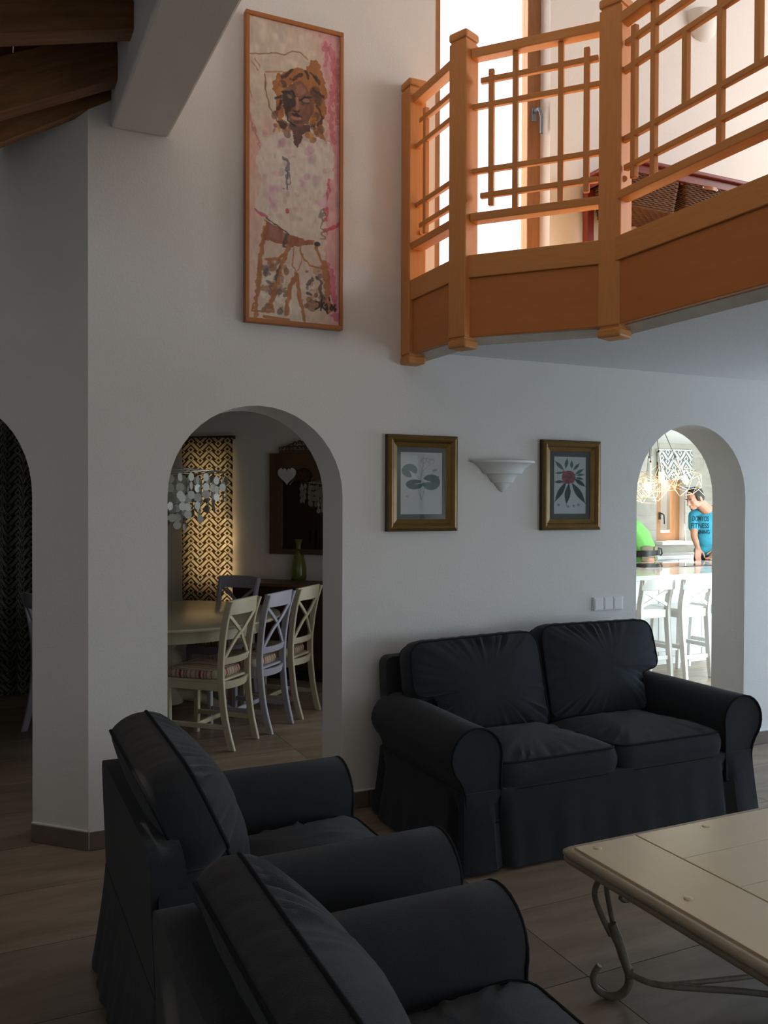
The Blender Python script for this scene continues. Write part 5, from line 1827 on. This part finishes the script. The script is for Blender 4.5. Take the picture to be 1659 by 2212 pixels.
# bar stools
def make_stool(label, loc, rotz):
    r = thing('bar_stool', label, 'bar stool', loc, rotz, 'white bar stools')
    M = STOOLW
    for s in (-1, 1):
        pts = [(s * 0.150, 0.235, 0.0), (s * 0.155, 0.200, 0.30), (s * 0.158, 0.175, 0.62), (s * 0.160, 0.200, 0.78), (s * 0.162, 0.225, 0.905)]
        vs, fs = [], []
        sp = spline(pts, 3)
        for p in sp:
            wy = 0.028 if p.z > 0.2 else 0.020 + 0.008 * p.z / 0.2
            for dx, dy in ((-0.018, -wy), (0.018, -wy), (0.018, wy), (-0.018, wy)):
                vs.append((p.x + dx, p.y + dy, p.z))
        n = len(sp)
        for i in range(n - 1):
            for k in range(4):
                l = (k + 1) % 4
                fs.append((i * 4 + k, i * 4 + l, i * 4 + 4 + l, i * 4 + 4 + k))
        fs += [(3, 2, 1, 0), tuple((n - 1) * 4 + k for k in range(4))]
        MB().add(vs, fs).build('back_post', M, r, bevel=0.004, seg=1)
        MB().bar((s * 0.172, -0.205, 0.0), (s * 0.160, -0.170, 0.60), 0.034, 0.040, up=(0, 1, 0)).build('front_leg', M, r, bevel=0.004, seg=1)
        MB().bar((s * 0.158, -0.19, 0.285), (s * 0.153, 0.20, 0.285), 0.020, 0.038).build('side_stretcher', M, r, bevel=0.003, seg=1)
        MB().bar((s * 0.157, -0.165, 0.575), (s * 0.155, 0.165, 0.575), 0.022, 0.055).build('side_rail', M, r, bevel=0.003, seg=1)
        MB().bar((s * 0.142, 0.192, 0.668), (-s * 0.142, 0.206, 0.805), 0.014, 0.032, up=(0, 0, 1)).build('cross_slat', M, r, bevel=0.002, seg=1)
    MB().bar((-0.14, 0.212, 0.195), (0.14, 0.212, 0.195), 0.020, 0.036).build('rear_stretcher', M, r, bevel=0.003, seg=1)
    MB().bar((-0.16, -0.192, 0.20), (0.16, -0.192, 0.20), 0.022, 0.040).build('foot_rail', M, r, bevel=0.003, seg=1)
    MB().bar((-0.14, -0.165, 0.575), (0.14, -0.165, 0.575), 0.022, 0.055).build('front_rail', M, r, bevel=0.003, seg=1)
    MB().bar((-0.142, 0.176, 0.590), (0.142, 0.176, 0.590), 0.022, 0.075).build('rear_rail', M, r, bevel=0.003, seg=1)
    n = 12
    vs, fs = [], []
    for i in range(n + 1):
        t = -1 + 2 * i / n
        y = 0.222 - 0.028 * t * t + 0.030
        zc = 0.012 * (1 - t * t)
        vs += [(0.195 * t, y - 0.012, 0.812), (0.195 * t, y + 0.010, 0.812), (0.195 * t, y + 0.016, 0.905 + zc), (0.195 * t, y - 0.004, 0.905 + zc)]
    for i in range(n):
        for k in range(4):
            l = (k + 1) % 4
            fs.append((i * 4 + k, i * 4 + l, i * 4 + 4 + l, i * 4 + 4 + k))
    fs += [(3, 2, 1, 0), tuple(n * 4 + k for k in range(4))]
    MB().add(vs, fs).build('top_rail', M, r, bevel=0.004, seg=1)
    MB().prism(round_poly([(-0.195, -0.205), (0.195, -0.205), (0.180, 0.165), (-0.180, 0.165)], 0.03, 4), lambda a, b, t: (a, b, t), 0.603, 0.632).build('seat', M, r, bevel=0.006)
    return r


st1 = make_stool('white cross-back bar stool at the island, nearer the sofa', (5.548, 2.10, 0), PI)
copy_tree(st1, (5.955, 2.025, 0), PI, 'white cross-back bar stool at the island, beside the arch jamb')
copy_tree(st1, (6.48, 2.07, 0), PI, 'white cross-back bar stool at the island, wholly behind the arch jamb')

# pendant cluster
pc = thing('pendant_lamp', 'cluster of pendant bulbs in pale wire cages over the kitchen island', 'pendant lamp', (6.20, 2.66, 2.399))
MB().lathe([(0.0, -0.035), (0.10, -0.033), (0.115, -0.02), (0.115, 0.0), (0, 0)], 28).build('canopy', STEEL, pc, smooth=40)
rg = random.Random(21)
for i, (bx, by, bz) in enumerate(((5.915, 2.60, 1.80), (6.052, 2.56, 1.745), (6.150, 2.70, 1.79), (6.270, 2.62, 1.850), (6.565, 2.60, 1.830))):
    b = Vector((bx, by, bz)) - Vector(pc.location)
    top = Vector((0.25 * b.x, 0.25 * b.y, -0.034))
    ax = (b - top).normalized()
    s1_ = b - ax * 0.055
    s0_ = b - ax * 0.250
    MB().tube([top, s0_], 0.0034, 6).build('cord', BLACK, pc, smooth=True)
    sk = MB().tube([s0_, s0_ + ax * 0.012, s0_ + ax * 0.10, s0_ + ax * 0.14, s1_ + ax * 0.004], [0.010, 0.0135, 0.0135, 0.019, 0.019], 14).build('socket', CHROME, pc, smooth=40)
    MB().tube([s0_ - ax * 0.022, s0_ + ax * 0.002], 0.009, 10).build('socket_cap', BLACK, sk, smooth=40)
    MB().tube([s1_, s1_ + ax * 0.015, s1_ + ax * 0.035, s1_ + ax * 0.062, s1_ + ax * 0.090, s1_ + ax * 0.108, s1_ + ax * 0.116], [0.013, 0.016, 0.024, 0.031, 0.026, 0.013, 0.003], 16).build('bulb', BULB, pc, smooth=True)
    # wire cage: small top square, wide middle, open lower square
    q = ax.to_track_quat('-Z', 'Y')
    rot0 = rg.random() * 1.5
    k = 5 if i % 2 else 4

    def ringp(rad, z, tw):
        return [s0_ + q @ Vector((rad * math.cos(rot0 + tw + 2 * PI * j / k), rad * math.sin(rot0 + tw + 2 * PI * j / k), -z)) for j in range(k)]
    t0, m0, e0 = ringp(0.030, 0.13, 0), ringp(0.205, 0.235, 0.0), ringp(0.115, 0.39, PI / k)
    m_ = MB()
    for j in range(k):
        for p, w in ((t0[j], t0[(j + 1) % k]), (t0[j], m0[j]), (m0[j], m0[(j + 1) % k]), (m0[j], e0[j]), (m0[(j + 1) % k], e0[j]), (e0[j], e0[(j + 1) % k])):
            m_.tube([p, w], 0.0024, 5)
    m_.build('wire_cage', CAGE, pc, smooth=True)
    pl = bpy.data.lights.new('bulb_light', 'POINT')
    pl.energy = 4.0
    pl.color = (1.0, 0.66, 0.32)
    pl.shadow_soft_size = 0.03
    po = bpy.data.objects.new('bulb_light', pl)
    COL.objects.link(po)
    po.location = Vector(pc.location) + s1_ + ax * 0.14

# ================================================================== PEOPLE
def sphere(mb, c, r, n=14, rot=None):
    rx, ry, rz = (r, r, r) if not isinstance(r, (tuple, list)) else r
    vs, fs = [], []
    c = Vector(c)
    for i in range(n + 1):
        th = PI * i / n
        for j in range(2 * n):
            ph = PI * j / n
            p = Vector((rx * math.sin(th) * math.cos(ph), ry * math.sin(th) * math.sin(ph), rz * math.cos(th)))
            if rot is not None:
                p = rot @ p
            vs.append(tuple(c + p))
    for i in range(n):
        for j in range(2 * n):
            k = (j + 1) % (2 * n)
            fs.append((i * 2 * n + j, (i + 1) * 2 * n + j, (i + 1) * 2 * n + k, i * 2 * n + k))
    return mb.add(vs, fs)


def limb(mb, pts, rs, n=12):
    for p, r in zip(pts, rs):
        sphere(mb, p, r, 8)
    for (p, r), (q, w) in zip(zip(pts[:-1], rs[:-1]), zip(pts[1:], rs[1:])):
        mb.tube([p, q], [r, w], n)
    return mb


def fuse(mb, name, mat, parent, voxel, smooth_it=6, label=None):
    """join overlapping shapes into one continuous skin"""
    ob = mb.build('skin_source', mat)
    rm = ob.modifiers.new('remesh', 'REMESH')
    rm.mode = 'VOXEL'
    rm.voxel_size = voxel
    sm = ob.modifiers.new('smooth', 'SMOOTH')
    sm.factor = 0.5
    sm.iterations = smooth_it
    dg = bpy.context.evaluated_depsgraph_get()
    me = bpy.data.meshes.new_from_object(ob.evaluated_get(dg))
    bpy.data.objects.remove(ob)
    me.name = name
    me.polygons.foreach_set('use_smooth', [True] * len(me.polygons))
    me.materials.clear()
    me.materials.append(mat)
    o = bpy.data.objects.new(name, me)
    COL.objects.link(o)
    o.parent = parent
    if label:
        o['label'] = label
    return o


def hand(mb, wrist, direction, palm_n, curl=0.5, size=1.0, thumb=1):
    """palm plus five bent fingers"""
    w = Vector(wrist)
    d = Vector(direction).normalized()
    n = Vector(palm_n)
    n = (n - d * n.dot(d)).normalized()
    s = d.cross(n) * thumb
    L = 0.095 * size
    for k in range(4):
        o = s * (0.030 - 0.020 * k) * size
        limb(mb, [w + o * 0.6, w + d * L + o], [0.016 * size, 0.013 * size], 8)
        p = w + d * L + o
        fl_ = (0.040, 0.046, 0.043, 0.034)[k] * size
        a = curl * 0.5
        r = 0.0095 * size
        pts = [p]
        for j, f in enumerate((1.0, 0.75, 0.6)):
            dd = d * math.cos(a) + n * math.sin(a)
            p = p + dd * fl_ * f
            pts.append(p)
            a += curl * 0.6
        limb(mb, pts, [r * 1.05, r, r * 0.92, r * 0.82], 8)
    t0 = w + d * 0.030 * size + s * 0.028 * size
    t1 = t0 + (d * 0.6 + s * 0.75 + n * 0.15).normalized() * 0.042 * size
    t2 = t1 + (d * 0.9 + s * 0.30 + n * 0.25).normalized() * 0.034 * size
    t3 = t2 + (d * 0.95 + s * 0.05 + n * 0.35).normalized() * 0.026 * size
    limb(mb, [t0, t1, t2, t3], [0.017 * size, 0.0125 * size, 0.011 * size, 0.009 * size], 8)


def head_shape(mb, c, R, k=1.0):
    """face looks along local -Y, c = centre of the skull"""
    def P(x, y, z):
        return c + R @ (Vector((x, y, z)) * k)
    sphere(mb, P(0, 0.010, 0.030), (0.076 * k, 0.096 * k, 0.090 * k), 16, R)
    sphere(mb, P(0, -0.036, -0.020), (0.062 * k, 0.058 * k, 0.086 * k), 14, R)
    sphere(mb, P(0, -0.052, -0.082), (0.038 * k, 0.040 * k, 0.034 * k), 12, R)
    sphere(mb, P(0, -0.078, -0.098), (0.020 * k, 0.016 * k, 0.016 * k), 10, R)
    for s in (-1, 1):
        sphere(mb, P(s * 0.045, -0.020, -0.060), (0.020 * k, 0.042 * k, 0.034 * k), 10, R)
        sphere(mb, P(s * 0.030, -0.083, 0.016), (0.026 * k, 0.012 * k, 0.009 * k), 10, R)
        sphere(mb, P(s * 0.040, -0.066, -0.028), (0.020 * k, 0.018 * k, 0.016 * k), 10, R)
        sphere(mb, P(s * 0.079, 0.016, -0.016), (0.009 * k, 0.021 * k, 0.032 * k), 10, R @ Matrix.Rotation(s * 0.25, 3, 'Z'))
        sphere(mb, P(s * 0.010, -0.102, -0.042), (0.009 * k, 0.010 * k, 0.008 * k), 8, R)
    limb(mb, [P(0, -0.090, 0.010), P(0, -0.104, -0.016), P(0, -0.116, -0.036)], [0.010 * k, 0.011 * k, 0.0135 * k], 8)
    sphere(mb, P(0, -0.093, -0.066), (0.022 * k, 0.011 * k, 0.0065 * k), 10, R)
    sphere(mb, P(0, -0.090, -0.079), (0.019 * k, 0.012 * k, 0.007 * k), 10, R)
    return P


def frame_of(o, yaw_right, yaw_cam):
    pass


IR = Vector((0.906, -0.424, 0))      # to the right in the photo, level
IC = Vector((-0.424, -0.906, 0))     # towards the living room


def Pm(o, a, d, z):
    return Vector((o[0], o[1], 0)) + IR * a + IC * d + Vector((0, 0, z))


# man in the turquoise T-shirt
mo = (7.93, 3.74)
man = thing('person', 'man in a turquoise T-shirt with sunglasses on his head, looking down at the island', 'person', (mo[0], mo[1], 0))
origin = Vector(man.location)


def Q(a, d, z):
    return Pm(mo, a, d, z) - origin


fr = Vector((-0.80, -0.60, 0))                      # chest direction
sd = Vector((0.60, -0.80, 0))                       # his left, to the right in the photo
tc0 = Q(0.105, 0.0, 0)


def T(x, y, z):
    """body frame: x to his left, y to the front"""
    return tc0 + sd * x + fr * y + Vector((0, 0, z))


body = MB()
Rb = Matrix((sd, -fr, Vector((0, 0, 1)))).transposed()
sphere(body, T(0, 0, 0.96), (0.165, 0.115, 0.12), 14, Rb)
sphere(body, T(0, 0.0, 1.15), (0.150, 0.105, 0.15), 14, Rb)
sphere(body, T(0, 0.01, 1.33), (0.172, 0.115, 0.16), 14, Rb)
limb(body, [T(-0.165, 0, 1.44), T(0, -0.01, 1.47), T(0.165, 0, 1.44)], [0.062, 0.075, 0.062])
# legs
for s in (-1, 1):
    limb(body, [T(s * 0.085, 0, 0.93), T(s * 0.10, 0.015, 0.50), T(s * 0.105, -0.01, 0.095)], [0.090, 0.058, 0.040])
    limb(body, [T(s * 0.105, -0.03, 0.045), T(s * 0.115, 0.08, 0.035), T(s * 0.12, 0.16, 0.026)], [0.042, 0.040, 0.026])
# arms
sh_l, sh_r = T(-0.180, 0.0, 1.435), T(0.180, 0.0, 1.435)
el_r, wr_r = Q(-0.105, 0.06, 1.19), Q(-0.085, 0.13, 1.055)
limb(body, [sh_l, sh_l * 0.5 + el_r * 0.5 + fr * 0.005, el_r, el_r * 0.5 + wr_r * 0.5, wr_r], [0.055, 0.047, 0.040, 0.037, 0.027])
hand(body, wr_r, (-0.10, -0.10, -1.0), fr + sd * 0.6, 0.55, 1.0, -1)
el_l, wr_l = Q(0.26, 0.06, 1.17), Q(0.125, 0.20, 1.045)
limb(body, [sh_r, sh_r * 0.5 + el_l * 0.5, el_l, el_l * 0.5 + wr_l * 0.5, wr_l], [0.055, 0.047, 0.040, 0.037, 0.027])
hand(body, wr_l, IR * -0.55 + Vector((0, 0, -0.8)), IC * 0.2 + IR * -0.8 + Vector((0, 0, -0.3)), 0.6, 1.0, 1)
# neck and head: looking left in the photo and down
hf = (IR * -0.93 + IC * 0.36)
hf.normalize()
hf = (hf * math.cos(0.36) - Vector((0, 0, 1)) * math.sin(0.36)).normalized()
hx = hf.cross(Vector((0, 0, 1))).normalized()
hz = hx.cross(hf)
Rh = Matrix((-hx, -hf, hz)).transposed()
hc = Q(-0.088, 0.03, 1.645)
limb(body, [T(0, -0.005, 1.47), Q(0.012, 0.01, 1.555), hc + Rh @ Vector((0, 0.03, -0.04))], [0.082, 0.066, 0.064])
PH = head_shape(body, hc, Rh, 1.06)
fuse(body, 'body', SKIN, man, 0.0065, 4, 'bare skin of face, arms and hands')
# hair: cap over the back and top of the skull
hm = MB()
sphere(hm, PH(0, 0.016, 0.044), (0.083 * 1.06, 0.098 * 1.06, 0.086 * 1.06), 16, Rh)
sphere(hm, PH(0, 0.048, -0.004), (0.076 * 1.06, 0.064 * 1.06, 0.070 * 1.06), 14, Rh)
for s in (-1, 1):
    sphere(hm, PH(s * 0.076, -0.018, 0.010), (0.009, 0.022, 0.040), 10, Rh)
ho = fuse(hm, 'hair', HAIR, man, 0.006, 2)
bmh = bmesh.new()
bmh.from_mesh(ho.data)
inv = Rh.transposed()
kill = []
for f in bmh.faces:
    p = inv @ (f.calc_center_median() - hc)
    if p.z < 0.040 - 0.9 * p.y * (1 if p.y < 0 else 0) and p.y < -0.045:
        kill.append(f)
    elif p.y < -0.058:
        kill.append(f)
    elif p.z < -0.070:
        kill.append(f)
bmesh.ops.delete(bmh, geom=kill, context='FACES')
bmh.to_mesh(ho.data)
bmh.free()
# short goatee, eyes and brows
gm = MB()
sphere(gm, PH(0, -0.086, -0.103), (0.015, 0.009, 0.015), 10, Rh)
gm.build('goatee', HAIR, man, smooth=True)
for s in (-1, 1):
    em = MB()
    sphere(em, PH(s * 0.031, -0.0835, -0.006), (0.014, 0.005, 0.003), 8, Rh)
    em.build('eye', HAIR, man, smooth=True)
    em = MB()
    sphere(em, PH(s * 0.032, -0.0895, 0.020), (0.020, 0.005, 0.004), 8, Rh)
    em.build('eyebrow', HAIR, man, smooth=True)
sg_ = thing('sunglasses', 'blue-lensed sunglasses pushed up on the head of the man in turquoise', 'sunglasses', origin)
for s in (-1, 1):
    lm = MB()
    sphere(lm, PH(s * 0.036, -0.030, 0.136), (0.030, 0.020, 0.011), 10, Rh @ Matrix.Rotation(-0.35, 3, 'X'))
    lm.build('lens', BLUEL, sg_, smooth=True)
    MB().tube([PH(s * 0.066, -0.020, 0.122), PH(s * 0.088, 0.020, 0.085), PH(s * 0.092, 0.050, 0.030), PH(s * 0.088, 0.060, 0.006)], 0.0032, 6).build('temple', STEEL, sg_, smooth=True)
MB().tube([PH(-0.012, -0.046, 0.138), PH(0.012, -0.046, 0.138)], 0.004, 6).build('bridge', STEEL, sg_, smooth=True)
# T-shirt
tm = MB()
sphere(tm, T(0, 0.0, 1.01), (0.185, 0.135, 0.10), 14, Rb)
sphere(tm, T(0, 0.005, 1.15), (0.172, 0.128, 0.17), 14, Rb)
sphere(tm, T(0, 0.012, 1.33), (0.188, 0.132, 0.165), 14, Rb)
limb(tm, [T(-0.165, 0, 1.44), T(-0.02, -0.012, 1.485), T(0.165, 0, 1.455)], [0.073, 0.086, 0.076])
for sh, el in ((sh_l, el_r), (sh_r, el_l)):
    limb(tm, [sh, sh * 0.45 + el * 0.55], [0.070, 0.068])
sh_o = fuse(tm, 'tee_shirt', TEE, man, 0.008, 5, 'turquoise T-shirt')
bmh = bmesh.new()
bmh.from_mesh(sh_o.data)
kill = []
for f in bmh.faces:
    p = f.calc_center_median()
    if p.z < 0.955:
        kill.append(f)
    elif (p - (T(0, 0.02, 1.50) + Q(0.012, 0.01, 1.555)) * 0.5).length < 0.088:
        kill.append(f)
bmesh.ops.delete(bmh, geom=kill, context='FACES')
bmh.to_mesh(sh_o.data)
bmh.free()
tree = BVHTree.FromPolygons([v.co for v in sh_o.data.vertices], [tuple(p.vertices) for p in sh_o.data.polygons])
for row, (txt, z, hgt) in enumerate((('DOMYOS', 1.405, 0.082), ('FITNESS', 1.322, 0.080), ('TRAINING', 1.252, 0.066))):
    tcv = bpy.data.curves.new('print', 'FONT')
    tcv.body = txt
    tcv.size = 1.0
    tcv.align_x = 'CENTER'
    tcv.offset = 0.018
    to = bpy.data.objects.new('print', tcv)
    COL.objects.link(to)
    dg = bpy.context.evaluated_depsgraph_get()
    me = bpy.data.meshes.new_from_object(to.evaluated_get(dg))
    bpy.data.objects.remove(to)
    xs = [v.co.x for v in me.vertices]
    wdt = max(xs) - min(xs)
    bmt = bmesh.new()
    bmt.from_mesh(me)
    bmesh.ops.triangulate(bmt, faces=bmt.faces)
    bmesh.ops.subdivide_edges(bmt, edges=[e for e in bmt.edges if e.calc_length() > 0.12], cuts=2, use_grid_fill=False)
    half = (0.195, 0.205, 0.215)[row]
    for v in bmt.verts:
        x = v.co.x / wdt * half * 1.0 - 0.092
        zz = z - 0.03 + v.co.y * hgt
        dirv = fr
        o_ = T(x, 0, zz)
        hit = tree.ray_cast(o_ + dirv * 0.6, -dirv)
        v.co = (hit[0] + dirv * 0.0025) if hit[0] is not None else (o_ + dirv * 0.14)
    bmt.to_mesh(me)
    bmt.free()
    me.name = 'lettering'
    me.materials.clear()
    me.materials.append(NAVY)
    lo_ = bpy.data.objects.new('lettering', me)
    COL.objects.link(lo_)
    lo_.parent = sh_o
jm = MB()
sphere(jm, T(0, 0, 0.93), (0.178, 0.128, 0.10), 14, Rb)
for s in (-1, 1):
    limb(jm, [T(s * 0.085, 0, 0.93), T(s * 0.10, 0.015, 0.50), T(s * 0.105, -0.01, 0.11)], [0.100, 0.072, 0.058])
fuse(jm, 'trousers', JEANS, man, 0.010, 4)

tag(MB().box((0, 0, 0), (0.01, 0.01, 0.01)).build('folded_cloth', CLOTHW), 'small white cloth under the hand of the man in turquoise', 'cloth')
fc = bpy.data.objects['folded_cloth']
mb = MB()
ol = round_poly([(-0.11, -0.075), (0.11, -0.075), (0.11, 0.075), (-0.11, 0.075)], 0.02, 3)
mb_, up_, dn_ = cushion(ol, 0.016, 0.010, 0.0, 91, n=40, rings=5, wr=0.004, freq=9)
fc2 = mb_.build('folded_cloth', CLOTHW, smooth=50)
bpy.data.objects.remove(fc)
fc2.name = 'folded_cloth'
tag(fc2, 'small white cloth under the hand of the man in turquoise', 'cloth')
fc2.location = (7.915, 3.395, 0.9285)

# person in green, leaning
go = (7.10, 3.856)
gp = thing('person', 'person in a bright green shirt with a black waist belt bending behind the island', 'person', (go[0], go[1], 0))
gor = Vector(gp.location)


def G(a, d, z):
    return Pm(go, a, d, z) - gor


gb = MB()
for s in (-1, 1):
    limb(gb, [G(0.05, s * 0.085, 0.92), G(0.03, s * 0.095, 0.49), G(0.07, s * 0.10, 0.09)], [0.092, 0.060, 0.041])
    limb(gb, [G(0.09, s * 0.10, 0.045), G(-0.02, s * 0.105, 0.035), G(-0.10, s * 0.11, 0.026)], [0.042, 0.040, 0.026])
limb(gb, [G(0.05, 0, 0.96), G(0.02, 0, 1.10), G(-0.10, 0, 1.24), G(-0.20, 0, 1.33)], [0.125, 0.118, 0.125, 0.095])
limb(gb, [G(-0.20, -0.16, 1.33), G(-0.20, 0.16, 1.33)], [0.06, 0.06])
limb(gb, [G(-0.20, 0, 1.36), G(-0.30, 0, 1.42)], [0.06, 0.056])
for s in (-1, 1):
    e_, w_ = G(-0.26, s * 0.22, 1.10), G(-0.42, s * 0.17, 1.005)
    limb(gb, [G(-0.20, s * 0.17, 1.33), e_, w_], [0.052, 0.040, 0.027])
    hand(gb, w_, IR * -0.8 + Vector((0, 0, -0.5)), Vector((0, 0, -1)) + IR * -0.3, 0.4, 1.0, s)
gf = (IR * -0.85 - Vector((0, 0, 0.5))).normalized()
gx = gf.cross(Vector((0, 0, 1))).normalized()
gz = gx.cross(gf)
Rg = Matrix((-gx, -gf, gz)).transposed()
ghc = G(-0.36, 0, 1.48)
PG = head_shape(gb, ghc, Rg)
fuse(gb, 'body', SKIN, gp, 0.008, 4)
hm = MB()
sphere(hm, PG(0, 0.020, 0.044), (0.084, 0.096, 0.088), 14, Rg)
sphere(hm, PG(0, 0.046, -0.01), (0.078, 0.066, 0.075), 12, Rg)
fuse(hm, 'hair', HAIR, gp, 0.008, 2)
tm = MB()
limb(tm, [G(0.035, 0, 0.86), G(0.035, 0, 0.95), G(0.02, 0, 1.06), G(-0.03, 0, 1.18), G(-0.09, 0, 1.255), G(-0.17, 0, 1.30)], [0.148, 0.150, 0.150, 0.150, 0.140, 0.115])
limb(tm, [G(-0.19, -0.17, 1.325), G(-0.19, 0.17, 1.325)], [0.075, 0.075])
for s in (-1, 1):
    limb(tm, [G(-0.20, s * 0.17, 1.325), G(-0.23, s * 0.20, 1.20)], [0.072, 0.066])
fuse(tm, 'shirt', GREEN, gp, 0.010, 8, 'bright green shirt')
jm = MB()
sphere(jm, G(0.05, 0, 0.86), (0.14, 0.16, 0.07), 12)
for s in (-1, 1):
    limb(jm, [G(0.05, s * 0.085, 0.84), G(0.03, s * 0.095, 0.49), G(0.07, s * 0.10, 0.10)], [0.105, 0.075, 0.06])
fuse(jm, 'trousers', JEANS, gp, 0.010, 4)
bt = MB()
rings_ = [(0.965, 0.155), (0.970, 0.166), (1.035, 0.168), (1.040, 0.157)]
n = 40
vs, fs = [], []
for z, rr in rings_:
    for i in range(n):
        g = 2 * PI * i / n
        p = G(0.027 + rr * math.cos(g), rr * math.sin(g), z + 0.012 * math.cos(g))
        vs.append(tuple(p))
for k in range(3):
    for i in range(n):
        j = (i + 1) % n
        fs.append((k * n + i, k * n + j, (k + 1) * n + j, (k + 1) * n + i))
belt = bt.add(vs, fs).build('waist_belt', BLACK, gp, smooth=40)
for g0, g1, z0, z1 in ((0.55, 1.0, 1.038, 1.075), (1.12, 1.9, 1.038, 1.082), (0.55, 1.0, 0.925, 0.965), (1.12, 1.9, 0.920, 0.965)):
    vs, fs = [], []
    for i in range(9):
        g = g0 + (g1 - g0) * i / 8
        b = math.sin(PI * i / 8) * 0.012
        zt0, zt1 = (z0, z1 + b) if z0 > 1 else (z0 - b, z1)
        for rr in (0.158, 0.172):
            for z in (zt0, zt1):
                vs.append(tuple(G(0.027 + rr * math.cos(g), rr * math.sin(g), z)))
    for i in range(8):
        o_ = i * 4
        fs += [(o_, o_ + 4, o_ + 5, o_ + 1), (o_ + 2, o_ + 3, o_ + 7, o_ + 6), (o_ + 1, o_ + 5, o_ + 7, o_ + 3), (o_, o_ + 2, o_ + 6, o_ + 4)]
    fs += [(0, 1, 3, 2), (32, 34, 35, 33)]
    MB().add(vs, fs).build('padding', BELTG, belt)
MB().box(tuple(G(0.195, 0.03, 1.02)), (0.035, 0.05, 0.085), Matrix.Rotation(-0.44, 3, 'Z')).build('buckle', BLACK, belt, bevel=0.006)
MB().tube([G(0.20, 0.03, 1.06), G(0.235, 0.03, 1.05), G(0.245, 0.03, 1.0), G(0.225, 0.03, 0.97)], 0.010, 8).build('strap_loop', BLACK, belt, smooth=50)

# outside the kitchen window
tag(MB().lathe([(0.0, 0.0), (0.42, 0.0), (0.40, 0.8), (0.34, 1.3), (0.27, 1.7), (0.2, 1.9), (0, 1.95)], 18, (8.95, 6.6, -0.2)).build('garden_boulder', ROCK, smooth=40), 'grey-green rounded rock standing outside the kitchen window', 'rock')
